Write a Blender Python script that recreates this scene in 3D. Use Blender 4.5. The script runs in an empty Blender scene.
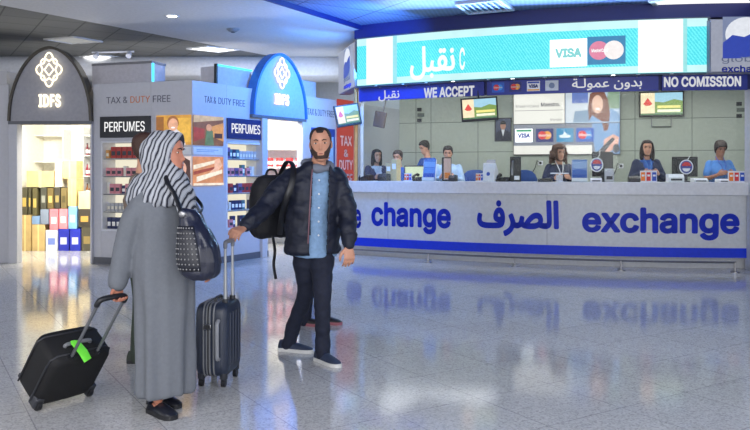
import bpy, bmesh, math, random, os
from mathutils import Vector, Matrix, geometry, noise
random.seed(7)
SC = bpy.context.scene
COL = SC.collection
PI = math.pi
R = math.radians
V = Vector

# ------------------------------------------------------------------ camera, world, lights
cam = bpy.data.cameras.new('camera')
cam.sensor_width = 36; cam.lens = 36; cam.shift_y = -43 / 750
cam.clip_end = 200
CAM = bpy.data.objects.new('camera', cam)
CAM.location = (0, 0, 1.4); CAM.rotation_euler = (PI / 2, 0, 0)
COL.objects.link(CAM); SC.camera = CAM

w = bpy.data.worlds.new('hall'); SC.world = w; w.use_nodes = True
w.node_tree.nodes['Background'].inputs[0].default_value = (0.96, 0.97, 1.0, 1)
w.node_tree.nodes['Background'].inputs[1].default_value = 1.4
SC.view_settings.view_transform = 'Standard'; SC.view_settings.look = 'None'
SC.view_settings.gamma = 1; SC.view_settings.use_curve_mapping = False
SC.view_settings.exposure = 0.55


def area(name, loc, size, power, color=(1, 1, 1), target=None, sy=None):
    l = bpy.data.lights.new(name, 'AREA'); l.energy = power; l.color = color
    l.shape = 'RECTANGLE'; l.size = size; l.size_y = sy or size
    o = bpy.data.objects.new(name, l); COL.objects.link(o); o.location = loc
    if target is not None:
        o.rotation_euler = (V(target) - V(loc)).to_track_quat('-Z', 'Y').to_euler()
    return o


area('hall_light', (-3.0, 0.5, 3.65), 2.5, 80, (1, 0.97, 0.93))
area('hall_light', (3.0, 0.5, 3.65), 2.5, 80, (0.95, 0.97, 1))
area('hall_light', (0.0, -3.0, 3.4), 4.0, 260, (1, 1, 1), (1.5, 10, 1.0))
for bx_, by_ in ((0.55, 12.55), (2.1, 11.95), (3.7, 11.5), (5.2, 11.3)):
    area('booth_light', (bx_, by_, 2.88), 1.3, 17, (1, 0.99, 0.95), (bx_ + 0.2, by_ + 1.1, 1.0), 0.3)
area('shop_light', (-4.95, 12.28, 2.47), 1.1, 120, (1, 0.96, 0.84), (-5.1, 13.4, 0.8), 0.3)
area('shop_light', (-1.75, 13.25, 2.47), 0.7, 60, (1, 0.98, 0.92), (-1.8, 14.4, 0.9), 0.3)
area('ceiling_fill_uplight', (-2.9, 11.6, 3.15), 4.0, 3, (1, 0.99, 0.97), (-3.2, 10.2, 3.75), 0.4)  # added unseen uplight to brighten the white soffit, no real fitting
area('ceiling_fill_uplight', (-6.5, 12.2, 3.1), 4.0, 5, (1, 0.98, 0.94), (-6.0, 11.6, 3.75), 0.4)  # same added uplight for the mesh ceiling on the left
area('ceiling_fill_uplight', (2.6, 10.75, 3.45), 5.0, 85, (0.34, 0.6, 1.0), (2.4, 9.6, 3.82), 0.12)  # added floating blue uplight to brighten the right ceiling
area('bulkhead_fill', (-4.6, 13.7, 2.92), 5.0, 16, (1, 0.99, 0.97), (-4.6, 15.3, 3.5), 0.3)  # added unseen fill that lightens the bulkhead behind the shop fronts
area('bulkhead_fill', (-1.1, 14.6, 3.0), 1.2, 3, (0.8, 0.9, 1), (-1.1, 15.4, 3.6), 0.3)  # added bluish fill at the bulkhead's right end
area('blue_neon_light', (0.3, 10.8, 3.2), 0.8, 80, (0.07, 0.32, 1.0), (-1.6, 12.4, 2.6), 0.5)
area('blue_neon_light', (-0.5, 12.4, 3.1), 0.8, 35, (0.07, 0.34, 1.0), (-1.2, 13.4, 2.7), 0.3)

# ------------------------------------------------------------------ helpers
FX = 750.0


def P(px, py, D): return V(((px - 375) * D / FX, D, 1.4 + (172 - py) * D / FX))
def ZP(py, D): return 1.4 + (172 - py) * D / FX
def XP(px, D): return (px - 375) * D / FX


def lin(c):
    c /= 255.0
    return c / 12.92 if c <= 0.04045 else ((c + 0.055) / 1.055) ** 2.4


MATS = {}


def mat(name, rgb, rough=0.5, metal=0.0, emit=0.0, var=0.06, scale=20.0, bump=0.0, bscale=60.0, spec=0.5, coat=0.0):
    if name in MATS: return MATS[name]
    m = bpy.data.materials.new(name); m.use_nodes = True
    nt = m.node_tree; b = nt.nodes['Principled BSDF']
    c = [lin(v) for v in rgb]
    tc = nt.nodes.new('ShaderNodeTexCoord')
    nz = nt.nodes.new('ShaderNodeTexNoise'); nz.inputs['Scale'].default_value = scale; nz.inputs['Detail'].default_value = 3
    nt.links.new(tc.outputs['Object'], nz.inputs['Vector'])
    cr = nt.nodes.new('ShaderNodeValToRGB')
    cr.color_ramp.elements[0].position = 0.3; cr.color_ramp.elements[1].position = 0.7
    cr.color_ramp.elements[0].color = [v * (1 - var) for v in c] + [1]
    cr.color_ramp.elements[1].color = [min(1, v * (1 + var)) for v in c] + [1]
    nt.links.new(nz.outputs['Fac'], cr.inputs['Fac'])
    nt.links.new(cr.outputs['Color'], b.inputs['Base Color'])
    b.inputs['Roughness'].default_value = rough; b.inputs['Metallic'].default_value = metal
    b.inputs['Specular IOR Level'].default_value = spec
    b.inputs['Coat Weight'].default_value = coat
    if emit:
        nt.links.new(cr.outputs['Color'], b.inputs['Emission Color'])
        b.inputs['Emission Strength'].default_value = emit
        b.inputs['Base Color'].default_value = (0.02, 0.02, 0.02, 1)
        for l in list(nt.links):
            if l.to_socket == b.inputs['Base Color']: nt.links.remove(l)
    if bump:
        n2 = nt.nodes.new('ShaderNodeTexNoise'); n2.inputs['Scale'].default_value = bscale
        nt.links.new(tc.outputs['Object'], n2.inputs['Vector'])
        bp = nt.nodes.new('ShaderNodeBump'); bp.inputs['Strength'].default_value = bump; bp.inputs['Distance'].default_value = 0.01
        nt.links.new(n2.outputs['Fac'], bp.inputs['Height']); nt.links.new(bp.outputs['Normal'], b.inputs['Normal'])
    MATS[name] = m
    return m


def floor_mat():
    m = bpy.data.materials.new('terrazzo'); m.use_nodes = True
    nt = m.node_tree; b = nt.nodes['Principled BSDF']; N = nt.nodes.new; L = nt.links.new
    tc = N('ShaderNodeTexCoord'); mp = N('ShaderNodeMapping'); mp.inputs['Rotation'].default_value = (0, 0, R(-32))
    L(tc.outputs['Object'], mp.inputs['Vector'])
    vo = N('ShaderNodeTexVoronoi'); vo.inputs['Scale'].default_value = 95; L(tc.outputs['Object'], vo.inputs['Vector'])
    r1 = N('ShaderNodeValToRGB'); e = r1.color_ramp.elements
    e[0].position = 0.0; e[0].color = (lin(182), lin(181), lin(180), 1)
    e[1].position = 1.0; e[1].color = (lin(226), lin(225), lin(223), 1)
    k = e.new(0.35); k.color = (lin(208), lin(207), lin(205), 1)
    sx = N('ShaderNodeSeparateColor'); L(vo.outputs['Color'], sx.inputs['Color']); L(sx.outputs[0], r1.inputs['Fac'])
    nz = N('ShaderNodeTexNoise'); nz.inputs['Scale'].default_value = 0.7; nz.inputs['Detail'].default_value = 4
    L(tc.outputs['Object'], nz.inputs['Vector'])
    mx = N('ShaderNodeMix'); mx.data_type = 'RGBA'; mx.blend_type = 'MULTIPLY'; mx.inputs[0].default_value = 0.25
    L(r1.outputs['Color'], mx.inputs[6]); L(nz.outputs['Fac'], mx.inputs[7])
    br = N('ShaderNodeTexBrick'); br.offset = 0.0; br.inputs['Scale'].default_value = 1.0
    br.inputs['Brick Width'].default_value = 0.6; br.inputs['Row Height'].default_value = 0.6
    br.inputs['Mortar Size'].default_value = 0.0035
    br.inputs['Color1'].default_value = (1, 1, 1, 1); br.inputs['Color2'].default_value = (0.94, 0.94, 0.95, 1)
    br.inputs['Mortar'].default_value = (0.62, 0.62, 0.65, 1)
    L(mp.outputs['Vector'], br.inputs['Vector'])
    m2 = N('ShaderNodeMix'); m2.data_type = 'RGBA'; m2.blend_type = 'MULTIPLY'; m2.inputs[0].default_value = 1.0
    L(mx.outputs[2], m2.inputs[6]); L(br.outputs['Color'], m2.inputs[7])
    L(m2.outputs[2], b.inputs['Base Color'])
    rr = N('ShaderNodeMapRange'); rr.inputs['To Min'].default_value = 0.06; rr.inputs['To Max'].default_value = 0.12
    L(nz.outputs['Fac'], rr.inputs['Value']); L(rr.outputs['Result'], b.inputs['Roughness'])
    b.inputs['Specular IOR Level'].default_value = 0.5
    return m


def mesh_ceiling_mat(name, rgb, dark, size):
    m = bpy.data.materials.new(name); m.use_nodes = True
    nt = m.node_tree; b = nt.nodes['Principled BSDF']; N = nt.nodes.new; L = nt.links.new
    tc = N('ShaderNodeTexCoord'); mp = N('ShaderNodeMapping'); mp.inputs['Rotation'].default_value = (0, 0, R(-32))
    L(tc.outputs['Object'], mp.inputs['Vector'])
    br = N('ShaderNodeTexBrick'); br.offset = 0; br.inputs['Scale'].default_value = 1
    br.inputs['Brick Width'].default_value = size; br.inputs['Row Height'].default_value = size
    br.inputs['Mortar Size'].default_value = 0.012
    c = [lin(v) for v in rgb]; d = [lin(v) for v in dark]
    br.inputs['Color1'].default_value = c + [1]; br.inputs['Color2'].default_value = [v * 0.86 for v in c] + [1]; br.inputs['Mortar'].default_value = d + [1]
    L(mp.outputs['Vector'], br.inputs['Vector'])
    ck = N('ShaderNodeTexChecker'); ck.inputs['Scale'].default_value = 22
    ck.inputs['Color1'].default_value = (1, 1, 1, 1); ck.inputs['Color2'].default_value = (0.72, 0.72, 0.72, 1)
    L(mp.outputs['Vector'], ck.inputs['Vector'])
    mx = N('ShaderNodeMix'); mx.data_type = 'RGBA'; mx.blend_type = 'MULTIPLY'; mx.inputs[0].default_value = 1
    L(br.outputs['Color'], mx.inputs[6]); L(ck.outputs['Color'], mx.inputs[7]); L(mx.outputs[2], b.inputs['Base Color'])
    b.inputs['Roughness'].default_value = 0.6
    return m


def glass_mat(name, tint=(0.965, 0.985, 0.98), gloss=0.006):
    m = bpy.data.materials.new(name); m.use_nodes = True
    nt = m.node_tree; nt.nodes.clear(); N = nt.nodes.new; L = nt.links.new
    out = N('ShaderNodeOutputMaterial'); t = N('ShaderNodeBsdfTransparent'); t.inputs[0].default_value = tint + (1,)
    g = N('ShaderNodeBsdfGlossy'); g.inputs['Roughness'].default_value = 0.03
    lw = N('ShaderNodeLayerWeight'); lw.inputs[0].default_value = 0.25
    mr = N('ShaderNodeMapRange'); mr.inputs['To Min'].default_value = gloss; mr.inputs['To Max'].default_value = 0.12
    L(lw.outputs['Facing'], mr.inputs['Value'])
    mx = N('ShaderNodeMixShader'); L(mr.outputs['Result'], mx.inputs[0])
    L(t.outputs[0], mx.inputs[1]); L(g.outputs[0], mx.inputs[2]); L(mx.outputs[0], out.inputs[0])
    return m


def stripe_mat(name, axis, freq, c1, c2, rough=0.8, dist=1.5, width=0.5, emit=0.0, dscale=2.0, c3=None):
    """bands across one object axis"""
    m = bpy.data.materials.new(name); m.use_nodes = True
    nt = m.node_tree; b = nt.nodes['Principled BSDF']; N = nt.nodes.new; L = nt.links.new
    tc = N('ShaderNodeTexCoord'); mp = N('ShaderNodeMapping')
    mp.inputs['Rotation'].default_value = axis
    wv = N('ShaderNodeTexWave'); wv.inputs['Scale'].default_value = freq; wv.inputs['Distortion'].default_value = dist
    wv.inputs['Detail Scale'].default_value = dscale; wv.inputs['Detail'].default_value = 1.0
    L(tc.outputs['Object'], mp.inputs['Vector']); L(mp.outputs['Vector'], wv.inputs['Vector'])
    r = N('ShaderNodeValToRGB'); e = r.color_ramp.elements
    e[0].position = width - 0.08; e[0].color = [lin(v) for v in c1] + [1]
    e[1].position = width + 0.08; e[1].color = [lin(v) for v in c2] + [1]
    if c3:
        for pos, c in ((width + 0.2, c2), (width + 0.26, c3), (width + 0.36, c3), (width + 0.42, c2)):
            k = e.new(pos); k.color = [lin(v) for v in c] + [1]
    L(wv.outputs['Fac'], r.inputs['Fac'])
    if emit:
        b.inputs['Base Color'].default_value = (0.02, 0.02, 0.02, 1)
        L(r.outputs['Color'], b.inputs['Emission Color']); b.inputs['Emission Strength'].default_value = emit
    else:
        L(r.outputs['Color'], b.inputs['Base Color'])
    b.inputs['Roughness'].default_value = rough
    return m


def tag(o, label, cat, group=None, kind=None):
    o['label'] = label; o['category'] = cat
    if group: o['group'] = group
    if kind: o['kind'] = kind
    return o


def empty(name, loc=(0, 0, 0), rz=0.0):
    o = bpy.data.objects.new(name, None); COL.objects.link(o)
    o.location = loc; o.rotation_euler = (0, 0, rz); o.empty_display_size = 0.1
    return o


def thing(name, label, cat, loc=(0, 0, 0), rz=0.0, group=None):
    return tag(empty(name, loc, rz), label, cat, group)


def copy_tree(o, parent=None):
    c = o.copy(); COL.objects.link(c); c.parent = parent
    for ch in list(o.children): copy_tree(ch, c)
    return c


def mw(o):
    m = Matrix.LocRotScale(o.location, o.rotation_euler, o.scale)
    return mw(o.parent) @ m if o.parent else m


def frame(t, up=V((0, 0, 1))):
    t = t.normalized()
    a = up.cross(t)
    if a.length < 1e-4: a = V((1, 0, 0)).cross(t)
    a.normalize(); return a, t.cross(a)


class MB:
    def __init__(s): s.bm = bmesh.new()

    def box(s, c, size, M=None):
        x, y, z = [v / 2 for v in size]; c = V(c); vs = []
        for dx, dy, dz in ((-x, -y, -z), (x, -y, -z), (x, y, -z), (-x, y, -z), (-x, -y, z), (x, -y, z), (x, y, z), (-x, y, z)):
            p = V((dx, dy, dz))
            if M: p = M @ p
            vs.append(s.bm.verts.new(c + p))
        for f in ((0, 3, 2, 1), (4, 5, 6, 7), (0, 1, 5, 4), (1, 2, 6, 5), (2, 3, 7, 6), (3, 0, 4, 7)): s.bm.faces.new([vs[i] for i in f])
        return s

    def span(s, a, b):
        return s.box([(a[i] + b[i]) / 2 for i in range(3)], [abs(b[i] - a[i]) for i in range(3)])

    def loft(s, rings, caps=True, closed=False):
        vr = [[s.bm.verts.new(p) for p in r] for r in rings]; n = len(vr[0])
        m = len(vr)
        for i in range(m if closed else m - 1):
            a, b = vr[i], vr[(i + 1) % m]
            for j in range(n): s.bm.faces.new((a[j], a[(j + 1) % n], b[(j + 1) % n], b[j]))
        if caps and not closed:
            s.bm.faces.new(list(reversed(vr[0]))); s.bm.faces.new(vr[-1])
        return s

    def tube(s, pts, r, n=10, closed=False, up=V((0, 0, 1)), flat=1.0, round_ends=False):
        pts = [V(p) for p in pts]; m = len(pts)
        rs = list(r) if isinstance(r, (list, tuple)) else [r] * m
        if round_ends:
            d0 = (pts[0] - pts[1]).normalized(); d1 = (pts[-1] - pts[-2]).normalized()
            pts = [pts[0] + d0 * rs[0] * 0.9, pts[0] + d0 * rs[0] * 0.55] + pts + [pts[-1] + d1 * rs[-1] * 0.55, pts[-1] + d1 * rs[-1] * 0.9]
            rs = [rs[0] * 0.35, rs[0] * 0.8] + rs + [rs[-1] * 0.8, rs[-1] * 0.35]; m += 4
        rings = []; a = None
        for i in range(m):
            if closed: t = pts[(i + 1) % m] - pts[i - 1]
            else: t = pts[min(i + 1, m - 1)] - pts[max(i - 1, 0)]
            t.normalize()
            if a is None: a, b = frame(t, up)
            else:
                a = (a - t * a.dot(t)).normalized(); b = t.cross(a)
            rings.append([pts[i] + (a * math.cos(2 * PI * k / n) + b * math.sin(2 * PI * k / n) * flat) * rs[i] for k in range(n)])
        return s.loft(rings, True, closed)

    def ell(s, c, rad, M=None, nu=16, nv=10):
        c = V(c); rings = []
        for j in range(nv + 1):
            t = -PI / 2 + PI * (0.02 + 0.96 * j / nv)
            ring = []
            for i in range(nu):
                a = 2 * PI * i / nu
                p = V((rad[0] * math.cos(t) * math.cos(a), rad[1] * math.cos(t) * math.sin(a), rad[2] * math.sin(t)))
                if M: p = M @ p
                ring.append(c + p)
            rings.append(ring)
        return s.loft(rings)

    def lathe(s, prof, n=20, c=(0, 0, 0)):
        c = V(c)
        return s.loft([[c + V((r * math.cos(2 * PI * k / n), r * math.sin(2 * PI * k / n), z)) for k in range(n)] for r, z in prof])

    def prism(s, poly, fn, d0, d1):
        """poly in 2D, fn(x, y, depth) -> point"""
        a = [s.bm.verts.new(fn(x, y, d0)) for x, y in poly]; b = [s.bm.verts.new(fn(x, y, d1)) for x, y in poly]
        n = len(poly)
        s.bm.faces.new(a); s.bm.faces.new(list(reversed(b)))
        for i in range(n): s.bm.faces.new((a[i], b[i], b[(i + 1) % n], a[(i + 1) % n]))
        return s

    def ring2(s, outer, inner, fn, d0, d1):
        n = len(outer); q = []
        for poly, d in ((outer, d0), (outer, d1), (inner, d1), (inner, d0)): q.append([s.bm.verts.new(fn(x, y, d)) for x, y in poly])
        for k in range(4):
            a, b = q[k], q[(k + 1) % 4]
            for i in range(n): s.bm.faces.new((a[i], a[(i + 1) % n], b[(i + 1) % n], b[i]))
        return s

    def remesh(s, voxel, smooth=2, disp=None):
        me = bpy.data.meshes.new('tmp'); bmesh.ops.recalc_face_normals(s.bm, faces=s.bm.faces[:]); s.bm.to_mesh(me)
        o = bpy.data.objects.new('tmp', me); COL.objects.link(o)
        md = o.modifiers.new('r', 'REMESH'); md.mode = 'VOXEL'; md.voxel_size = voxel
        if smooth:
            sm = o.modifiers.new('s', 'SMOOTH'); sm.iterations = smooth; sm.factor = 0.5
        dg = bpy.context.evaluated_depsgraph_get(); dg.update()
        ev = bpy.data.meshes.new_from_object(o.evaluated_get(dg))
        s.bm.free(); s.bm = bmesh.new(); s.bm.from_mesh(ev)
        bpy.data.objects.remove(o); bpy.data.meshes.remove(me); bpy.data.meshes.remove(ev)
        if disp:
            s.bm.normal_update()
            new = [(v, v.co + v.normal * disp(v.co, v.normal)) for v in s.bm.verts]
            for v, c in new: v.co = c
        return s

    def cut(s, test):
        s.bm.normal_update()
        bmesh.ops.delete(s.bm, geom=[f for f in s.bm.faces if test(f.calc_center_median(), f.normal)], context='FACES')
        return s

    def build(s, name, m, parent=None, world=False, smooth=True, bevel=0.0, solid=0.0, ang=40):
        bm = s.bm
        if world and parent is not None:
            bm.transform(mw(parent).inverted())
        bmesh.ops.recalc_face_normals(bm, faces=bm.faces[:])
        me = bpy.data.meshes.new(name); bm.to_mesh(me); bm.free()
        me.materials.append(m)
        if smooth:
            me.polygons.foreach_set('use_smooth', [True] * len(me.polygons))
            me.set_sharp_from_angle(angle=R(ang))
        o = bpy.data.objects.new(name, me); COL.objects.link(o)
        if parent is not None: o.parent = parent
        if bevel:
            b = o.modifiers.new('bevel', 'BEVEL'); b.width = bevel; b.segments = 2; b.limit_method = 'ANGLE'; b.angle_limit = R(50)
        if solid:
            b = o.modifiers.new('thick', 'SOLIDIFY'); b.thickness = solid; b.offset = -1
        return o


def struct(o):
    o['kind'] = 'structure'; return o


# ------------------------------------------------------------------ lettering
try:
    FONT = bpy.data.fonts.load(os.path.join(bpy.utils.resource_path('LOCAL'), 'datafiles', 'fonts', 'Inter.woff2'))
except Exception:
    FONT = None


def arabic(s): return s[::-1]


def glyph_mesh(s, bold=0.0, e=0.02, space=1.0):
    c = bpy.data.curves.new('t', 'FONT'); c.body = s; c.resolution_u = 4; c.space_character = space
    if FONT and max(map(ord, s)) < 0x600: c.font = FONT
    o = bpy.data.objects.new('t', c); COL.objects.link(o)
    dg = bpy.context.evaluated_depsgraph_get(); dg.update()
    cu = o.to_curve(dg)
    polys = []
    for sp in cu.splines:
        bp = sp.bezier_points
        if len(bp) >= 2:
            pts = []
            for i in range(len(bp)):
                a, b = bp[i], bp[(i + 1) % len(bp)]
                straight = (a.handle_right - a.co).length < 1e-5 and (b.handle_left - b.co).length < 1e-5
                pts += geometry.interpolate_bezier(a.co, a.handle_right, b.handle_left, b.co, 2 if straight else 6)[:-1]
            q = [(p.x, p.y) for p in pts]
        else:
            q = [(p.co.x, p.co.y) for p in sp.points]
        clean = []
        for p in q:
            if not clean or (abs(p[0] - clean[-1][0]) + abs(p[1] - clean[-1][1])) > 1e-4: clean.append(p)
        if len(clean) > 2: polys.append(clean)
    o.to_curve_clear(); bpy.data.objects.remove(o)

    def ar(q): return sum(q[i][0] * q[(i + 1) % len(q)][1] - q[(i + 1) % len(q)][0] * q[i][1] for i in range(len(q))) / 2

    def inside(p, q):
        r = False
        for i in range(len(q)):
            (x1, y1), (x2, y2) = q[i], q[i - 1]
            if (y1 > p[1]) != (y2 > p[1]) and p[0] < (x2 - x1) * (p[1] - y1) / (y2 - y1) + x1: r = not r
        return r
    sg = ar(max(polys, key=lambda q: abs(ar(q)))) > 0
    outs = [q for q in polys if (ar(q) > 0) == sg]; holes = [q for q in polys if (ar(q) > 0) != sg]
    bm = bmesh.new()
    for q in outs:
        c2 = bpy.data.curves.new('u', 'CURVE'); c2.dimensions = '2D'; c2.fill_mode = 'BOTH'; c2.extrude = e
        for k in [q] + [h for h in holes if inside(h[0], q)]:
            sp = c2.splines.new('POLY'); sp.points.add(len(k) - 1)
            for pt, (x, y) in zip(sp.points, k): pt.co = (x, y, 0, 1)
            sp.use_cyclic_u = True
        o2 = bpy.data.objects.new('u', c2); COL.objects.link(o2)
        dg = bpy.context.evaluated_depsgraph_get(); dg.update()
        me = bpy.data.meshes.new_from_object(o2.evaluated_get(dg)); bm.from_mesh(me)
        bpy.data.objects.remove(o2); bpy.data.meshes.remove(me)
    if bold:                       # embolden: a stroke of half width `bold` along every outline
        for q in polys:
            for i in range(len(q)):
                a, b = V(q[i]), V(q[(i + 1) % len(q)])
                if (b - a).length < 1e-4: continue
                t = (b - a).normalized(); n = V((-t.y, t.x)) * bold
                bm.faces.new([bm.verts.new((p.x, p.y, e)) for p in (a + n, b + n, b - n, a - n)])
                bm.faces.new([bm.verts.new((a.x + bold * math.cos(k * PI / 4), a.y + bold * math.sin(k * PI / 4), e)) for k in range(8)])
    return bm


def letters(mb, s, fn, x0, x1, y0, y1, bold=0.0, d0=0.0, d1=0.004, space=1.0):
    """fit the text into a rectangle of the surface described by fn(x, y, depth)"""
    bm = glyph_mesh(s, bold, 0.02, space)
    xs = [v.co.x for v in bm.verts]; ys = [v.co.y for v in bm.verts]
    ax, bx, ay, by = min(xs), max(xs), min(ys), max(ys)
    mp = {}
    for v in bm.verts:
        t = (v.co.z + 0.02) / 0.04
        mp[v] = mb.bm.verts.new(fn(x0 + (v.co.x - ax) / (bx - ax) * (x1 - x0), y0 + (v.co.y - ay) / (by - ay) * (y1 - y0), d0 + t * (d1 - d0)))
    for f in bm.faces:
        try: mb.bm.faces.new([mp[v] for v in f.verts])
        except ValueError: pass
    bm.free(); return mb


def circ(cx, cy, rx, ry=None, n=24, a0=0, a1=2 * PI):
    ry = ry or rx
    full = abs(a1 - a0 - 2 * PI) < 1e-6
    m = n if full else n + 1
    return [(cx + rx * math.cos(a0 + (a1 - a0) * i / n), cy + ry * math.sin(a0 + (a1 - a0) * i / n)) for i in range(m)]


def rect(x0, x1, y0, y1): return [(x0, y0), (x1, y0), (x1, y1), (x0, y1)]


# ------------------------------------------------------------------ common materials
M_white = mat('white_laminate', (206, 208, 216), 0.35)
M_counter = mat('counter_laminate', (192, 195, 197), 0.35)
M_slab = mat('counter_stone', (208, 209, 210), 0.3)
M_blue = mat('sign_blue_vinyl', (14, 44, 180), 0.45, spec=0.25)
M_stripe = mat('stripe_blue_vinyl', (16, 52, 200), 0.45, spec=0.3)
M_navy = mat('fascia_navy', (26, 44, 140), 0.4)
M_dknavy = mat('bulkhead_navy', (16, 26, 92), 0.5)
M_letter = mat('white_lettering', (236, 238, 244), 0.4)
M_steel = mat('brushed_steel', (150, 150, 152), 0.3, 1.0)
M_black = mat('black_plastic', (22, 23, 28), 0.4)
M_dark = mat('dark_grey_plastic', (48, 50, 56), 0.45)
M_gold = mat('bronze_metal', (176, 140, 92), 0.35, 0.6)
M_wallpanel = mat('booth_wall_panel', (178, 186, 172), 0.45)
M_seam = mat('panel_seam', (112, 120, 112), 0.6)
M_card = mat('white_card', (232, 234, 238), 0.5)
M_bluecard = mat('blue_leaflet', (70, 118, 190), 0.5)
M_red = mat('red_print', (210, 50, 52), 0.5)
M_orange = mat('orange_print', (238, 130, 40), 0.5)
M_yellow = mat('yellow_print', (240, 190, 70), 0.5)
M_bluep = mat('blue_print', (40, 80, 185), 0.5)
M_chair = mat('chair_blue', (44, 76, 140), 0.7)

# ------------------------------------------------------------------ floor and ceilings
mb = MB(); mb.span((-12, -4, -0.1), (12, 26, 0)); struct(mb.build('floor', floor_mat(), smooth=False))
M_meshceil = mesh_ceiling_mat('ceiling_mesh', (126, 126, 123), (70, 70, 70), 0.6)
M_blueceil = mesh_ceiling_mat('ceiling_blue_panels', (116, 130, 172), (40, 50, 100), 1.2)
M_soffit = mat('soffit_white', (206, 206, 208), 0.55)
ZC = 3.75


def edge1(y): return -5.28 + (y - 10.55) * 0.68
def edge2(y): return -1.53 + (y - 10.24) * 0.60


def slab(name, pts, z0, z1, m):
    mb = MB(); mb.prism(pts, lambda x, y, d: V((x, y, d)), z0, z1)
    return struct(mb.build(name, m, smooth=False))


slab('ceiling_left', [(-16, -4), (edge1(-4), -4), (edge1(26), 26), (-16, 26)], ZC + 0.02, ZC + 0.12, M_meshceil)
slab('ceiling_middle', [(edge1(-4), -4), (edge2(-4), -4), (edge2(13.2), 13.2), (0.3, 13.9), (0.3, 16.0), (-1.6, 17.0), (edge1(17), 17)], ZC, ZC + 0.14, M_soffit)
slab('ceiling_right', [(edge2(-4), -4), (12, -4), (12, 26), (edge2(26), 26)], ZC + 0.07, ZC + 0.2, M_blueceil)
mb = MB()
for (ya, yb) in ((-4, 13.0),):
    mb.prism([(edge2(ya), ya), (edge2(ya) + 0.03, ya), (edge2(yb) + 0.03, yb), (edge2(yb), yb)], lambda x, y, d: V((x, y, d)), ZC - 0.005, ZC + 0.07)
struct(mb.build('trim_1', M_dknavy, smooth=False))
# rounded white bulkhead running behind the shop fronts, and the wall behind it
mb = MB()
prof = [(15.6, 3.86), (15.3, 3.74), (15.18, 3.62), (15.16, 3.48), (15.22, 3.36), (15.36, 3.30), (15.7, 3.28), (15.9, 3.3), (15.9, 3.86)]
mb.loft([[V((x, y, z)) for y, z in prof] for x in (-12, -6, -3, 0.1)])
struct(mb.build('trim_2', M_soffit))
mb = MB(); mb.span((-12, 18.2, 0), (2.2, 18.4, 3.9)); struct(mb.build('wall_back', mat('hall_wall', (176, 184, 196), 0.6), smooth=False))
mb = MB(); mb.span((7.6, 5, 0), (7.8, 18.4, 3.9)); struct(mb.build('wall_right', mat('hall_wall', (176, 184, 196), 0.6), smooth=False))
mb = MB(); mb.span((-12.2, 5, 0), (-12, 18.4, 3.9)); struct(mb.build('wall_left', mat('hall_wall', (176, 184, 196), 0.6), smooth=False))


def zc_px(px, py, z=ZC):
    D = (z - 1.4) * FX / (172 - py); return V((XP(px, D), D, z))


def ceiling_panel_light(quad, z, label, emit, grp=None):
    pts = [zc_px(px, py, z) for px, py in quad]
    c = sum(pts, V()) / 4
    t = thing('ceiling_light', label, 'ceiling light', (c.x, c.y, z), 0, grp)
    q = [(p.x - c.x, p.y - c.y) for p in pts]
    q2 = [(x * 0.9, y * 0.9) for x, y in q]
    f = lambda x, y, d: V((x, y, d))
    mb = MB(); mb.ring2(q, q2, f, -0.025, 0.02); mb.build('light_frame', mat('light_frame_white', (200, 200, 200), 0.5), t, smooth=False)
    mb = MB(); mb.prism(q2, f, -0.012, 0.01); mb.build('diffuser', mat('diffuser_%g' % emit, (250, 250, 246), 0.5, emit=emit), t, smooth=False)
    return t


ceiling_panel_light([(186, 48), (219, 51.5), (240, 49), (207, 45.5)], ZC + 0.02, 'bright square ceiling light panel right of the centre beside the white soffit', 3.0)
ceiling_panel_light([(72, 57), (104, 60), (126, 57), (94, 54)], ZC + 0.02, 'bright square ceiling light panel above the left shop arch', 3.0)
ceiling_panel_light([(43, 38.5), (72, 43), (103, 41), (74, 36)], ZC + 0.02, 'dim square ceiling light panel, unlit grey, in the dark mesh ceiling', 0.25)
ceiling_panel_light([(648, 0), (668, 17), (770, 9), (745, -8)], ZC + 0.06, 'wide pale light panel in the blue ceiling above the counter right end', 0.8)


def downlight(px, py, label, r=0.1, emit=6.0, z=ZC, grp=None):
    p = zc_px(px, py, z)
    t = thing('downlight', label, 'ceiling light', p, 0, grp)
    mb = MB(); mb.lathe([(r * 0.75, -0.004), (r * 1.1, -0.012), (r * 1.15, 0.0), (r * 1.1, 0.02), (r * 0.75, 0.02)], 20); mb.build('trim_ring', mat('lamp_trim', (190, 190, 192), 0.4), t)
    mb = MB(); mb.lathe([(0.004, -0.008), (r * 0.74, -0.006), (r * 0.74, 0.01), (0.004, 0.01)], 18)
    mb.build('lamp_lens', mat('lamp_lens_%g' % emit, (255, 252, 244), 0.3, emit=emit), t)
    return t


downlight(172, 16, 'small round downlight glowing in the white soffit')
downlight(415, -36, 'round downlight glowing in the blue ceiling in front of the counter', 0.06, 7, ZC + 0.07, 'downlights of the blue ceiling')
for px, py in ((388, -49), (392, -78), (697, -21)):
    downlight(px, py, 'round downlight glowing in the blue ceiling in front of the counter', 0.06, 7, ZC + 0.07, 'downlights of the blue ceiling')
# smoke detector on the soffit
p = zc_px(233, 29)
t = thing('smoke_detector', 'grey smoke detector under the white soffit, between the two shop arches', 'smoke detector', p)
mb = MB(); mb.lathe([(0.004, -0.05), (0.05, -0.05), (0.085, -0.03), (0.11, 0.0), (0.11, 0.01), (0.004, 0.01)], 20); mb.build('cover', mat('detector_grey', (120, 120, 122), 0.5), t)
mb = MB(); mb.lathe([(0.004, -0.065), (0.03, -0.062), (0.035, -0.045), (0.004, -0.045)], 14); mb.build('sensor', M_dark, t)
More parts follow.
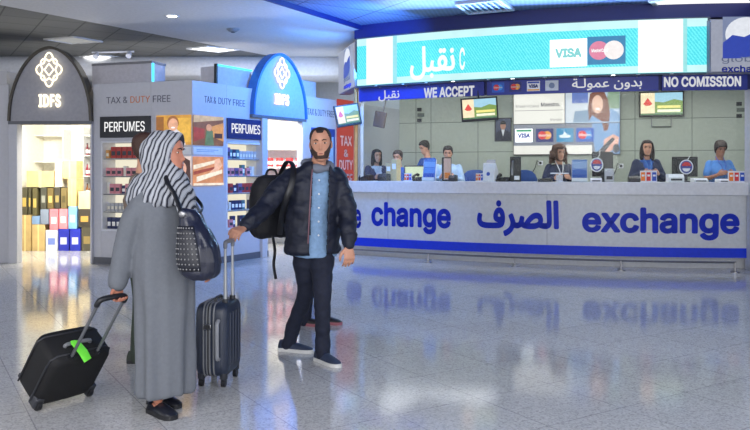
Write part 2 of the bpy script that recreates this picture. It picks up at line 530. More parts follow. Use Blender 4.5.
# spotlight track between the panels
a, b = zc_px(92, 51.5), zc_px(134, 50.5)
t = thing('spotlight_track', 'thin ceiling track with two small spotlights above the left shop sign', 'spotlight', (a.x, a.y, ZC - 0.02))
mb = MB(); mb.tube([V((0, 0, 0)), b - a], 0.018, 8); mb.build('track', M_white, t)
for k, f in enumerate((0.12, 0.9)):
    c = (b - a) * f
    mb = MB(); mb.tube([c + V((0, 0, 0.0)), c + V((0, -0.03, -0.05)), c + V((0, -0.08, -0.1))], [0.02, 0.05, 0.055], 12); mb.build('spotlight', M_white, t)
# air vent in the blue ceiling
q = [zc_px(px, py, ZC + 0.06) for px, py in ((455, 3), (468, 13), (515, 9), (500, -2))]
c = sum(q, V()) / 4
t = thing('air_vent', 'square louvred air vent in the blue ceiling above the counter', 'vent', c)
qq = [(v.x - c.x, v.y - c.y) for v in q]; fl = lambda x, y, d: V((x, y, d))
mb = MB(); mb.ring2(qq, [(x * 0.86, y * 0.86) for x, y in qq], fl, -0.03, 0.01); mb.build('frame', mat('vent_pale', (176, 186, 214), 0.5), t, smooth=False)
mb = MB(); mb.prism([(x * 0.86, y * 0.86) for x, y in qq], fl, -0.004, 0.01); mb.build('back_plate', mat('vent_back', (92, 104, 150), 0.6), t, smooth=False)
q0, q1, q2, q3 = [V((x * 0.86, y * 0.86, -0.016)) for x, y in qq]
for k in range(7):
    f = (k + 0.5) / 7
    mb = MB(); mb.tube([q0.lerp(q3, f), q1.lerp(q2, f)], 0.016, 6, flat=0.5); mb.build('louvre', mat('vent_pale', (176, 186, 214), 0.5), t)

# ------------------------------------------------------------------ the booth curve


def base(X): return 12.6 - 0.459 * (X + 0.34) + 0.0499 * (X + 0.34) * (X - 2.6)


TAB = []; _u = 0; _p = None
for i in range(901):
    X = -0.9 + 7.7 * i / 900; p = V((X, base(X)))
    if _p is not None: _u += (p - _p).length
    TAB.append((_u, p)); _p = p
UMAX = _u


def bc(u):
    lo, hi = 0, len(TAB) - 1
    u = min(max(u, 0), UMAX - 1e-6)
    while hi - lo > 1:
        m = (lo + hi) // 2
        if TAB[m][0] <= u: lo = m
        else: hi = m
    a, b = TAB[lo], TAB[hi]; f = (u - a[0]) / (b[0] - a[0])
    t = (b[1] - a[1]).normalized()
    i0 = max(lo - 8, 0); i1 = min(hi + 8, 900)
    t = (TAB[i1][1] - TAB[i0][1]).normalized()
    return a[1].lerp(b[1], f), t


def B(u, off, z):
    p, t = bc(u); n = V((t.y, -t.x))
    q = p + n * off
    return V((q.x, q.y, z))


def upx(px, off=0.0):
    lo, hi = 0.0, UMAX
    for _ in range(40):
        m = (lo + hi) / 2; q = B(m, off, 0)
        if q.x / q.y * FX + 375 < px: lo = m
        else: hi = m
    return (lo + hi) / 2


def uz(px, py, off=0.0):
    u = upx(px, off); q = B(u, off, 0); return u, ZP(py, q.y)


def ribbon(mb, u0, u1, o0, o1, z0, z1, n=40):
    mb.loft([[B(u0 + (u1 - u0) * i / n, o, z) for o, z in ((o0, z0), (o1, z0), (o1, z1), (o0, z1))] for i in range(n + 1)])
    return mb


def curve_text(mb, s, px0, px1, py_top, py_bot, off, bold=0.0, d=0.004, space=1.0):
    u0, u1 = upx(px0, off), upx(px1, off); D = B((u0 + u1) / 2, off, 0).y
    return letters(mb, s, lambda x, y, k: B(x, off + k, y), u0, u1, ZP(py_bot, D), ZP(py_top, D), bold, 0.0, d, space)


def at_counter(px, off, z=1.25):
    u = upx(px, off); p, t = bc(u); q = B(u, off, z)
    return q, math.atan2(t.y, t.x)


UL, UR = upx(356), upx(747)
cnt = thing('service_counter', 'long curved white exchange counter with blue lettering and a blue stripe', 'counter', B(UR / 2, 0, 0))
mb = MB(); ribbon(mb, 0.0, UMAX, 0.0, -0.12, 0.16, 1.07, 70); mb.build('front_panel', M_counter, cnt, True)
mb = MB(); ribbon(mb, 0.0, UMAX, 0.07, -0.5, 1.065, 1.25, 70); mb.build('worktop', M_slab, cnt, True, bevel=0.008)
mb = MB(); ribbon(mb, 0.0, UMAX, -0.14, -0.5, 0.0, 0.16, 70); mb.build('plinth', mat('plinth_pale', (186, 188, 192), 0.45), cnt, True)
mb = MB(); ribbon(mb, upx(353), UR, 0.006, 0.0, 0.165, 0.305, 60); mb.build('stripe', M_stripe, cnt, True)
mb = MB()
curve_text(mb, 'de', 346.5, 361.3, 204, 228, 0.001, 0.03)
curve_text(mb, 'change', 371.4, 451, 202.5, 233.5, 0.001, 0.032)
curve_text(mb, arabic('\uFE8D\uFEDF\uFEBC\uFEAE\uFED1'), 477, 559, 200, 236.5, 0.001, 0.045)
curve_text(mb, 'exchange', 582, 739.5, 207.5, 240, 0.001, 0.032)
mb.build('lettering', M_blue, cnt, True, smooth=False)
mb = MB()
for px in (388, 547):
    u = upx(px); ribbon(mb, u - 0.004, u + 0.004, 0.002, 0.0, 0.31, 1.06, 2)
mb.build('panel_joint', mat('joint_grey', (150, 152, 160), 0.6), cnt, True)
# white end post at the right edge
q, an = at_counter(751.5, 0.05, 0)
mb = MB(); mb.box((0, 0, 1.29), (0.1, 0.22, 2.58)); o = mb.build('end_post', mat('post_white', (190, 193, 202), 0.4), None, bevel=0.006)
o.location = q; o.rotation_euler.z = an; tag(o, 'white square post standing at the right end of the exchange counter', 'post')

# foot rail
rail = thing('foot_rail', 'low steel guard rail on short posts in front of the counter', 'rail', B(UR / 2, 0.3, 0))
mb = MB(); u0, u1 = upx(352, 0.3), upx(736, 0.3)
mb.tube([B(u0 + (u1 - u0) * i / 50, 0.3, 0.135) for i in range(51)], 0.014, 8); mb.build('rail_bar', M_steel, rail, True)
for px in (428, 515, 621, 735):
    u = upx(px, 0.3); p = B(u, 0.3, 0)
    mb = MB(); mb.tube([p + V((0, 0, 0.012)), p + V((0, 0, 0.13))], 0.016, 10); o = mb.build('post', M_steel, rail, True)
    mb = MB(); mb.lathe([(0.004, 0), (0.06, 0), (0.06, 0.008), (0.02, 0.014), (0.004, 0.014)], 16, p); mb.build('foot_plate', M_steel, o, True)

# fascia panels
FO = 0.05
fas = thing('fascia_sign', 'navy fascia with white lettering across the counter top opening', 'sign', B(UR / 2, FO, 2.58))
for a, b in ((359, 484), (487, 658.5), (662, 747.5)):
    mb = MB(); ribbon(mb, upx(a, FO), upx(b, FO), FO, FO - 0.05, 2.575, 2.815, 24); mb.build('panel', M_navy, fas, True)
mb = MB(); ribbon(mb, upx(359, FO), UMAX, FO - 0.05, FO - 0.12, 2.59, 2.85, 60); mb.build('backing', M_dknavy, fas, True)
TO = FO + 0.002
mb = MB()
curve_text(mb, arabic('\uFEE7\uFED8\uFE92\uFEDE'), 378.5, 399.5, 90, 101, TO, 0.015)
curve_text(mb, 'WE ACCEPT', 424, 474.5, 86.6, 97.2, TO, 0.03)
curve_text(mb, arabic('\uFE91\uFEAA\uFEED\uFEE5 \uFECB\uFEE4\uFEEE\uFEDF\u0640\uFE94'), 572, 642, 77.8, 90, TO, 0.012)
curve_text(mb, 'NO COMISSION', 663.8, 741, 76.4, 86.8, TO, 0.03)
mb.build('lettering', mat('fascia_letters', (236, 238, 244), 0.4, emit=0.5), fas, True, smooth=False)


def card(fn, x0, x1, y0, y1, style, parent, e=0.0, world=True, d=0.004):
    """a payment card mark, flat print on a sign; fn(x, y, depth)"""
    w, h = x1 - x0, y1 - y0; sfx = '_lit' if e else ''
    cols = {'interlock': (20, 30, 110), 'debit': (30, 90, 190), 'word': (240, 240, 244), 'pale': (196, 204, 214), 'teal': (40, 140, 190)}
    mb = MB(); mb.prism(rect(x0, x1, y0, y1), fn, 0, d)
    c = mb.build('card_mark', mat('card_' + style + sfx, cols[style], 0.4, emit=e), parent, world, smooth=False)
    cx, cy = (x0 + x1) / 2, (y0 + y1) / 2

    def sub(name, rgb, f):
        m = MB(); f(m); m.build(name, mat('ink_%d_%d_%d%s' % (*rgb, sfx), rgb, 0.4, emit=e), c, world, smooth=False)
    if style in ('interlock', 'debit'):
        r = h * 0.33
        ca, cb = ((220, 40, 45), (245, 165, 60)) if style == 'interlock' else ((40, 120, 215), (225, 50, 60))
        if style == 'debit': ca, cb = (225, 50, 60), (60, 150, 225)
        sub('red_disc', ca, lambda m: m.prism(circ(cx - w * 0.14, cy, min(r, w * 0.24)), fn, d, d + 0.003))
        sub('second_disc', cb, lambda m: m.prism(circ(cx + w * 0.14, cy, min(r, w * 0.24)), fn, d, d + 0.002))
        sub('card_band', (250, 235, 225), lambda m: letters(m, 'MasterCard' if style == 'interlock' else 'Maestro', fn, cx - w * 0.34, cx + w * 0.34, cy - h * 0.09, cy + h * 0.09, 0.02, d + 0.003, d + 0.005))
    elif style == 'word':
        sub('card_word', (30, 60, 150) if e < 1.5 else (96, 150, 150), lambda m: letters(m, 'VISA', fn, cx - w * 0.36, cx + w * 0.36, cy - h * 0.18, cy + h * 0.18, 0.055, d, d + 0.003))
        sub('card_band', (40, 160, 110) if e else (40, 70, 170), lambda m: m.prism(rect(x0 + w * 0.05, x1 - w * 0.05, y1 - h * 0.22, y1 - h * 0.05), fn, d, d + 0.002)) if e < 1.5 else None
        sub('lower_band', (235, 165, 70), lambda m: m.prism(rect(x0 + w * 0.05, x1 - w * 0.05, y0 + h * 0.05, y0 + h * 0.2), fn, d, d + 0.002)) if not e else None
    elif style == 'pale':
        sub('card_band', (110, 130, 165), lambda m: m.prism(circ(cx, cy, w * 0.22, h * 0.28), fn, d, d + 0.002))
    elif style == 'teal':
        sub('card_band', (225, 240, 245), lambda m: m.prism([(cx - w * .3, cy - h * .2), (cx + w * .3, cy - h * .2), (cx + w * .34, cy), (cx + w * .12, cy + h * .02), (cx, cy + h * .28), (cx - w * .12, cy + h * .02), (cx - w * .34, cy)], fn, d, d + 0.002))
    return c


for a, b, st in ((492, 504.3, 'debit'), (509.2, 521.6, 'interlock'), (527, 540, 'word'), (545.3, 558.4, 'pale')):
    u0, u1 = upx(a, TO), upx(b, TO); D = B((u0 + u1) / 2, TO, 0).y
    card(lambda x, y, k: B(x, TO + k, y), u0, u1, 2.615, 2.765, st, fas)
# little spot lamps clipped on the fascia top
for px in (377, 404, 427, 454, 489, 513, 545, 581, 613, 638, 671, 707, 731):
    lit = px in (454, 613, 707, 513)
    u = upx(px, FO + 0.1); p = B(u, FO, 2.8); q = B(u, FO + 0.13, 2.83)
    t = thing('fascia_spotlight', 'lit small spotlight clipped on the navy fascia top edge' if lit else 'unlit small grey spotlight clipped on the navy fascia top edge', 'spotlight', p, 0, 'lit fascia spotlights' if lit else 'unlit fascia spotlights')
    mb = MB(); mb.tube([p - V((0, 0, 0.02)), p.lerp(q, 0.5) + V((0, 0, 0.02)), q], 0.008, 6); mb.build('arm', M_steel, t, True)
    mb = MB(); mb.tube([q + V((0, 0, 0.02)), q - V((0, 0, 0.03))], [0.02, 0.035], 10); mb.build('lamp_head', M_steel, t, True)
    mb = MB(); mb.tube([q - V((0, 0, 0.028)), q - V((0, 0, 0.036))], 0.03, 10)
    mb.build('lens', mat('spot_lens', (255, 255, 255), 0.3, emit=3.5) if lit else M_card, t, True)

# LED screen
LO = 0.22
ul, ur = upx(357, LO), upx(707.5, LO)
led = thing('led_screen', 'long curved turquoise LED screen above the counter with white writing', 'screen', B((ul + ur) / 2, LO, 2.82))
mb = MB(); ribbon(mb, ul - 0.03, ur + 0.05, LO - 0.03, LO - 0.3, 2.79, 3.6, 60); mb.build('housing', mat('led_housing', (70, 74, 92), 0.5), led, True)
M_teal = stripe_mat('led_teal', (0, 0.7, 0.6), 9.0, (52, 192, 204), (96, 214, 218), 0.4, 3.0, 0.5, 0.95, 6.0)
M_pale = mat('led_pale', (196, 240, 240), 0.4, emit=0.74, var=0.05, scale=3)
M_ledw = mat('led_white', (240, 252, 250), 0.4, emit=0.78, var=0.02, scale=4)
mb = MB(); ribbon(mb, ul, ur, LO, LO - 0.04, 2.815, 3.575, 60); mb.build('display', M_teal, led, True)
mb = MB(); ribbon(mb, ul, ur, LO + 0.003, LO, 3.46, 3.575, 60); ribbon(mb, ul, ur, LO + 0.003, LO, 2.815, 2.915, 60); mb.build('pale_margin', M_pale, led, True)
for a, b in ((366.5, 393), (638, 683)):
    mb = MB(); ribbon(mb, upx(a, LO), upx(b, LO), LO + 0.006, LO + 0.001, 2.82, 3.57, 10); mb.build('white_block', M_ledw, led, True)
for a, b in ((393, 397), (683, 687)):
    mb = MB(); ribbon(mb, upx(a, LO), upx(b, LO), LO + 0.006, LO + 0.001, 2.82, 3.57, 4); mb.build('block_edge', mat('led_edge', (150, 222, 222), 0.4, emit=0.72), led, True)
mb = MB(); curve_text(mb, arabic('\uFEE7\uFED8\uFE92\uFEDE'), 410, 455, 45.5, 79.5, LO + 0.006, 0.025); mb.build('lettering', M_ledw, led, True, smooth=False)
mb = MB(); curve_text(mb, 'C', 459.5, 465, 47.5, 70, LO + 0.006, 0.02); mb.build('lettering', M_ledw, led, True, smooth=False)
fnL = lambda x, y, k: B(x, LO + 0.008 + k, y)
D = B(upx(588, LO), LO, 0).y
card(fnL, upx(550, LO), upx(587, LO), ZP(66, D), ZP(38.5, D), 'word', led, 1.51)
x0, x1, y0, y1 = upx(587.2, LO), upx(625.5, LO), ZP(65, D), ZP(37, D)
mb = MB(); mb.prism(rect(x0, x1, y0, y1), fnL, 0, 0.003); c = mb.build('card_mark', mat('led_card_blue', (44, 130, 178), 0.4, emit=0.68), led, True, smooth=False)
cx, cy = (x0 + x1) / 2, (y0 + y1) / 2
mb = MB(); mb.prism(circ(cx - 0.1, cy, 0.135), fnL, 0.003, 0.005); mb.build('pink_disc', mat('led_pink', (224, 130, 160), 0.4, emit=0.68), c, True, smooth=False)
mb = MB(); mb.prism(circ(cx + 0.1, cy, 0.135), fnL, 0.003, 0.006); mb.build('white_disc', mat('led_cream', (246, 238, 236), 0.4, emit=0.7), c, True, smooth=False)
mb = MB(); letters(mb, 'MasterCard', fnL, cx - 0.2, cx + 0.02, cy - 0.025, cy + 0.025, 0.02, 0.006, 0.008); mb.build('card_word', M_ledw, c, True, smooth=False)

# dark blue bulkhead over the screen
mb = MB(); ribbon(mb, ul - 0.1, UMAX, 0.14, -0.6, 3.6, ZC + 0.08, 60); struct(mb.build('trim_3', M_dknavy))
mb = MB(); ribbon(mb, ul, UMAX, -0.13, -2.2, 2.92, 2.98, 60); struct(mb.build('ceiling_booth', M_white))
mb = MB(); ribbon(mb, ul, UMAX, -0.02, -0.08, 2.84, 3.62, 60); struct(mb.build('trim_4', M_dknavy))

M_signw = mat('lightbox_face', (186, 192, 212), 0.4, emit=0.42)
M_glb = mat('logo_blue', (32, 62, 175), 0.4, emit=0.6)
M_glw = mat('logo_white', (236, 240, 248), 0.4, emit=0.6)
M_glg = mat('logo_grey', (110, 122, 160), 0.4, emit=0.35)


def globe_logo(fn, cx, cy, s, parent):
    """white disc with a blue swoosh under it"""
    mb = MB(); mb.prism(rect(cx - s, cx + s, cy - s, cy + s), fn, 0.0, 0.004); mb.build('logo_field', mat('logo_pale', (150, 165, 205), 0.4, emit=0.4), parent, False, smooth=False)
    mb = MB(); mb.prism(circ(cx + s * 0.1, cy + s * 0.15, s * 0.98, s * 0.82, 32), fn, 0.004, 0.007); mb.build('logo_disc', M_glw, parent, False, smooth=False)
    pts = [(cx - s, cy - s * 0.25), (cx - s * 0.55, cy + s * 0.12), (cx, cy + 0.02 * s), (cx + s * 0.5, cy + s * 0.25), (cx + s, cy + s * 0.35), (cx + s, cy - s * 0.35)] + \
          [(cx + s * 0.95 * math.cos(a), cy - s * 0.3 + s * 0.65 * math.sin(a)) for a in [R(-k) for k in range(10, 171, 20)]]
    mb = MB(); mb.prism(pts, fn, 0.007, 0.01); mb.build('logo_swoosh', M_glb, parent, False, smooth=False)
    mb = MB(); mb.prism([(cx - s, cy - s), (cx - s * 0.1, cy - s), (cx - s * 0.8, cy - s * 0.55), (cx - s, cy - s * 0.3)], fn, 0.004, 0.009); mb.build('logo_corner', M_glb, parent, False, smooth=False)


def lightbox(name, label, loc, rz, w, h, logo, ty):
    t = thing(name, label, 'sign', loc, rz)
    mb = MB(); mb.box((0, 0.11, 0), (w + 0.03, 0.2, h + 0.03)); mb.build('housing', mat('box_grey', (120, 124, 140), 0.5), t, bevel=0.01)
    mb = MB(); mb.box((0, 0, 0), (w, 0.02, h)); mb.build('face', M_signw, t, bevel=0.004)
    fn = lambda x, y, d: V((x, -0.0105 - d, y))
    globe_logo(fn, logo[0], logo[1], logo[2], t)
    mb = MB(); letters(mb, 'global', fn, logo[0] - logo[2] * 1.05, logo[0] + logo[2] * 1.0, ty, ty + logo[2] * 0.42, 0.0); mb.build('lettering', M_glg, t, smooth=False)
    mb = MB(); letters(mb, 'exchange', fn, logo[0] - logo[2] * 1.05, logo[0] + logo[2] * 1.25, ty - logo[2] * 0.5, ty - logo[2] * 0.08, 0.025); mb.build('lettering', M_blue, t, smooth=False)
    return t


# right lightbox, front of it at depth 10.45
Dk = 10.45
cxp = XP(742, Dk)
lightbox('light_box_sign', 'pale lightbox sign with a blue globe mark at the right end of the LED screen', (cxp, Dk, ZP(45.5, Dk)), R(-3), 0.84, 0.72,
         (XP(740, Dk) - cxp + 0.05, 0.11, 0.29), -0.255)
# left lightbox turning the corner of the booth
pa, pb = V((-0.66, 13.75, 0)), V((-0.34, 12.52, 0))
an = math.atan2(pb.y - pa.y, pb.x - pa.x); mid = (pa + pb) / 2
lightbox('light_box_sign', 'pale lightbox sign with a blue globe mark at the left corner of the LED screen', (mid.x, mid.y, 3.2), an, (pb - pa).length, 0.74, (0.1, 0.1, 0.25), -0.24)

# corner post, glass
q = P(356, 172, 12.62)
mb = MB(); mb.tube([V((0, 0, 1.25)), V((0, 0, 2.8))], 0.035, 14); o = mb.build('corner_post', M_gold); o.location = (q.x, q.y, 0)
tag(o, 'slim bronze post standing on the left end of the counter', 'post')
mb = MB(); mb.box((0, 0, 2.0), (0.06, 0.06, 1.5)); o = mb.build('glass_frame_post', mat('frame_grey', (150, 160, 168), 0.35, 0.5), bevel=0.006); q = P(362, 172, 12.7); o.location = (q.x, q.y, 0)
tag(o, 'grey frame post beside the slim bronze post at the counter left end', 'post')
M_glass = glass_mat('clear_glass')
GO = -0.09
for a, b, lab in ((363, 461, 'tall clear glass screen at the left end of the counter'), (461.4, 565.6, 'tall clear glass screen in the middle left of the counter'),
                  (566.2, 747, 'tall clear glass screen over the right half of the counter')):
    mb = MB(); u0, u1 = upx(a, GO), upx(b, GO); ribbon(mb, u0, u1, GO, GO - 0.01, 1.25, 2.6, 24)
    o = mb.build('glass_screen', M_glass); tag(o, lab, 'glass screen')
pa, pb = V((-0.2, 12.75)), V((0.5, 15.35)); d = (pb - pa).normalized(); n = V((d.y, -d.x)) * 0.006
mb = MB(); mb.prism([pa + n, pb + n, pb - n, pa - n], lambda x, y, k: V((x, y, k)), 0.2, 2.9); o = mb.build('glass_screen', M_glass, smooth=False)
tag(o, 'clear glass side wall at the left end of the booth', 'glass screen')

# back wall of the booth
WA, WB = V((0.5, 15.42)), V((7.4, 13.45))
wd = (WB - WA).normalized(); wn = V((wd.y, -wd.x))       # towards the hall


def W(a, z, off=0.0):
    p = WA + wd * a + wn * off; return V((p.x, p.y, z))


def apx(px, off=0.0):
    lo, hi = -2.0, 9.0
    for _ in range(40):
        m = (lo + hi) / 2; q = W(m, 0, off)
        if q.x / q.y * FX + 375 < px: lo = m
        else: hi = m
    return (lo + hi) / 2


WANG = math.atan2(wd.y, wd.x)
mb = MB(); L_ = (WB - WA).length
mb.loft([[W(a, z, o) for o, z in ((0, 0), (-0.1, 0), (-0.1, 2.95), (0, 2.95))] for a in (0, L_)])
bw = struct(mb.build('wall_booth', M_wallpanel, smooth=False))
mb = MB()
for px in (416, 431, 478, 635, 692, 745):
    a = apx(px); mb.loft([[W(aa, z, o) for o, z in ((0.003, 0.2), (-0.001, 0.2), (-0.001, 2.95), (0.003, 2.95))] for aa in (a - 0.006, a + 0.006)])
for z in (0.6, 1.2, 1.8, 2.4):
    mb.loft([[W(aa, zz, o) for o, zz in ((0.003, z - 0.006), (-0.001, z - 0.006), (-0.001, z + 0.006), (0.003, z + 0.006))] for aa in (0, L_)])
struct(mb.build('trim_5', M_seam, smooth=False))
mb = MB(); ribbon(mb, upx(364), UMAX, -0.63, -3.2, 0.0, 0.2, 50); struct(mb.build('floor_booth', mat('platform_grey', (120, 122, 126), 0.7)))
# staff desk just behind the worktop
mb = MB(); ribbon(mb, upx(372), UR, -0.505, -0.64, 0.93, 0.97, 50)
o = mb.build('staff_desk', mat('desk_grey', (150, 154, 160), 0.5)); tag(o, 'long grey staff desk behind the counter, under the glass screens', 'desk')

# ------------------------------------------------------------------ video wall and things on the back wall
vw = thing('video_wall', 'large video wall of four bright panels on the booth back wall', 'screen', W(apx(567), 1.74, 0.05), WANG)
a0, a1 = apx(513.8, 0.08), apx(619.8, 0.08); zw0, zw1 = 1.745, 2.915; zm = 2.33; am = apx(565, 0.08)
fw = lambda x, y, d: W(x, y, 0.085 + d)
mb = MB(); mb.prism(rect(a0 - 0.01, a1 + 0.01, zw0 - 0.02, zw1 + 0.02), lambda x, y, d: W(x, y, d), 0.0, 0.08); mb.build('housing', M_black, vw, True, smooth=False)
M_scr = mat('screen_cream', (238, 234, 226), 0.3, emit=0.68, var=0.02, scale=2)
M_scg = mat('screen_grey', (128, 134, 150), 0.3, emit=0.6, var=0.05, scale=2)
g = 0.008
tl = MB().prism(rect(a0, am - g, zm + g, zw1), fw, -0.008, 0).build('display_panel', M_scr, vw, True, smooth=False)
tr = MB().prism(rect(am + g, a1, zm + g, zw1), fw, -0.008, 0).build('display_panel', mat('screen_sky', (176, 196, 220), 0.3, emit=0.66), vw, True, smooth=False)
bl = MB().prism(rect(a0, am - g, zw0, zm - g), fw, -0.008, 0).build('display_panel', M_scg, vw, True, smooth=False)
br = MB().prism(rect(am + g, a1, zw0, zm - g), fw, -0.008, 0).build('display_panel', M_scg, vw, True, smooth=False)
Dv = W(am, 0).y
M_txt = mat('screen_text', (80, 80, 96), 0.4, emit=0.5)
mb = MB(); letters(mb, 'Maestro.', fw, apx(541, .08), apx(560, .08), ZP(106.5, Dv), ZP(102.5, Dv), 0.02, 0, 0.003)
letters(mb, 'MasterCard', fw, apx(516, .08), apx(538.5, .08), ZP(107, Dv), ZP(104.5, Dv), 0.0, 0, 0.003)
letters(mb, 'Maestro', fw, apx(550.5, .08), apx(562, .08), ZP(121, Dv), ZP(118.5, Dv), 0.0, 0, 0.003)
mb.build('screen_text', M_txt, tl, True, smooth=False)
mb = MB(); mb.prism(rect(a0 + 0.02, am - g - 0.02, ZP(110.4, Dv), ZP(110, Dv)), fw, 0, 0.002); mb.build('screen_rule', M_txt, tl, True, smooth=False)
# pale lower strip
mb = MB(); mb.prism(rect(a0, am - g, zw0, ZP(145.5, Dv)), fw, 0, 0.002); mb.build('lower_strip', M_scr, bl, True, smooth=False)
mb = MB(); mb.prism(rect(am + g, apx(592, .08), zw0, ZP(145.5, Dv)), fw, 0, 0.002); mb.build('lower_strip', M_scr, br, True, smooth=False)
for a, b, st, par in ((515.5, 532.5, 'word', vw), (536, 553.5, 'interlock', vw), (556.5, 573.5, 'teal', vw), (576, 594, 'debit', vw)):
    card(lambda x, y, d: W(x, y, 0.088 + d), apx(a, .08), apx(b, .08), ZP(142, Dv), ZP(128.5, Dv), st, par, 0.68)


def scr_poly(name, pts, rgb, par, lvl):
    mb = MB(); mb.prism([(apx(x, .08), ZP(y, Dv)) for x, y in pts], fw, 0, 0.002 + 0.0015 * lvl)
    mb.build(name, mat('picture_%d_%d_%d' % rgb, rgb, 0.3, emit=0.66, var=0.1, scale=12), par, True, smooth=False)


def oval(cx, cy, rx, ry, n=18): return [(cx + rx * math.cos(2 * PI * i / n), cy + ry * math.sin(2 * PI * i / n)) for i in range(n)]


scr_poly('picture_ground', [(566, 92), (592, 92), (592, 122.6), (566, 122.6)], (208, 216, 226), tr, 0)
scr_poly('picture_window', [(572, 92), (588, 92), (588, 104), (572, 104)], (90, 116, 190), tr, 1)
scr_poly('picture_shade', [(575, 112), (592, 110), (592, 122.6), (573, 122.6)], (120, 150, 180), tr, 1)
scr_poly('picture_foliage', [(608, 92), (619.5, 92), (619.5, 110), (606, 110)], (120, 150, 120), tr, 1)
scr_poly('picture_hair', [(590, 95), (596, 92), (604, 93), (608, 101), (610, 115), (609, 122.6), (602, 122.6), (592, 116), (589, 122), (588, 108)], (120, 62, 40), tr, 3)
scr_poly('picture_face', oval(597.5, 105.5, 5.6, 9.0), (236, 190, 165), tr, 4)
scr_poly('picture_smile', oval(598, 110, 2.4, 1.0), (250, 244, 240), tr, 5)
scr_poly('picture_shirt', [(590, 118), (603, 114), (612, 110), (619.5, 116), (619.5, 122.6), (588, 122.6)], (120, 160, 205), tr, 2)
scr_poly('picture_shirt', [(592, 124.2), (619.5, 124.2), (619.5, 154), (596, 154), (593, 140)], (112, 156, 206), br, 1)
scr_poly('picture_hair', [(602, 124.2), (609, 124.2), (608, 131), (604, 132)], (120, 62, 40), br, 2)
scr_poly('picture_hand', [(604, 140), (613, 135), (619, 138), (618, 147), (608, 153), (603, 152)], (230, 170, 150), br, 3)
scr_poly('picture_phone', [(596, 153.5), (612, 138), (615, 140), (603, 154)], (40, 40, 52), br, 4)
scr_poly('picture_lens', oval(616, 149, 3.4, 4.4), (40, 40, 52), br, 4)

# framed portrait
a0, a1 = apx(494.8), apx(511.5); Dk = W(a0, 0).y
pf = thing('framed_portrait', 'small framed portrait photo of a man in a dark suit on the booth wall', 'picture', W((a0 + a1) / 2, ZP(141.5, Dk), 0), WANG)
fp = lambda x, y, d: W(x, y, d)
z0, z1 = ZP(141.5, Dk), ZP(118, Dk); cx = (a0 + a1) / 2; w_, h_ = a1 - a0, z1 - z0
mb = MB(); mb.ring2(rect(a0, a1, z0, z1), rect(a0 + 0.02, a1 - 0.02, z0 + 0.02, z1 - 0.02), fp, 0, 0.03); mb.build('frame', M_dark, pf, True, smooth=False)
bk = MB().prism(rect(a0 + 0.015, a1 - 0.015, z0 + 0.015, z1 - 0.015), fp, 0.002, 0.012).build('picture', mat('portrait_ground', (70, 80, 110), 0.4), pf, True, smooth=False)
mb = MB(); mb.prism([(a0 + .02, z0 + .02), (a1 - .02, z0 + .02), (a1 - .03, z0 + h_ * .38), (cx + .04, z0 + h_ * .5), (cx - .04, z0 + h_ * .5), (a0 + .03, z0 + h_ * .38)], fp, 0.012, 0.014); mb.build('suit', mat('suit_navy', (30, 36, 60), 0.5), bk, True, smooth=False)
mb = MB(); mb.prism([(cx - .035, z0 + h_ * .5), (cx, z0 + h_ * .2), (cx + .035, z0 + h_ * .5)], fp, 0.014, 0.016); mb.build('collar', M_card, bk, True, smooth=False)
mb = MB(); mb.prism(circ(cx, z0 + h_ * .66, .055, .075), fp, 0.014, 0.018); mb.build('face', mat('portrait_skin', (190, 140, 115), 0.5), bk, True, smooth=False)
mb = MB(); mb.prism(circ(cx, z0 + h_ * .72, .06, .07, 20, 0, PI), fp, 0.018, 0.02); mb.build('hair', M_black, bk, True, smooth=False)


def rates_monitor(label, c, rz, tilt, w, h, roll=0.0, arm=None):
    t = thing('rates_monitor', label, 'monitor', c, rz)
    t.rotation_euler = (tilt, roll, rz)
    mb = MB(); mb.box((0, 0.025, 0), (w, 0.05, h)); mb.build('housing', M_black, t, bevel=0.006)
    fn = lambda x, y, d: V((x, -0.0005 - d, y))
    x0, x1, y0, y1 = -w / 2 + .025, w / 2 - .025, -h / 2 + .035, h / 2 - .025
    s = MB().prism(rect(x0, x1, y0, y1), fn, -0.003, 0.002).build('display', mat('monitor_sky', (150, 196, 216), 0.3, emit=0.8), t, smooth=False)
    ww, hh = x1 - x0, y1 - y0

    def sp(name, pts, rgb, k=1):
        MB().prism([(x0 + a * ww, y0 + b * hh) for a, b in pts], fn, 0.002, 0.003 + .0012 * k).build(name, mat('picture_%d_%d_%d' % rgb, rgb, 0.3, emit=0.85, var=0.1, scale=12), s, smooth=False)
    sp('menu_strip', [(0, 0), (.34, 0), (.34, 1), (0, 1)], (232, 214, 176))
    sp('meadow', [(.34, .08), (1, .08), (1, .62), (.8, .7), (.55, .56), (.34, .6)], (110, 140, 60))
    sp('sunlit_field', [(.4, .3), (.95, .3), (.95, .42), (.4, .42)], (226, 214, 120), 2)
    sp('text_bar', [(.4, .12), (.95, .12), (.95, .24), (.4, .24)], (236, 232, 200), 2)
    sp('red_emblem', [(.06, .5), (.17, .78), (.28, .5), (.22, .42), (.12, .42)], (206, 60, 50), 2)
    sp('base_line', [(0, 0), (1, 0), (1, .07), (0, .07)], (70, 110, 60), 3)
    if arm: arm(t)
    return t


def hang(len_):
    def f(t):
        mb = MB(); mb.tube([V((0, 0.05, 0)), V((0, 0.1, 0.08)), V((0, 0.1, len_))], 0.015, 8); mb.build('mount_arm', M_dark, t)
    return f


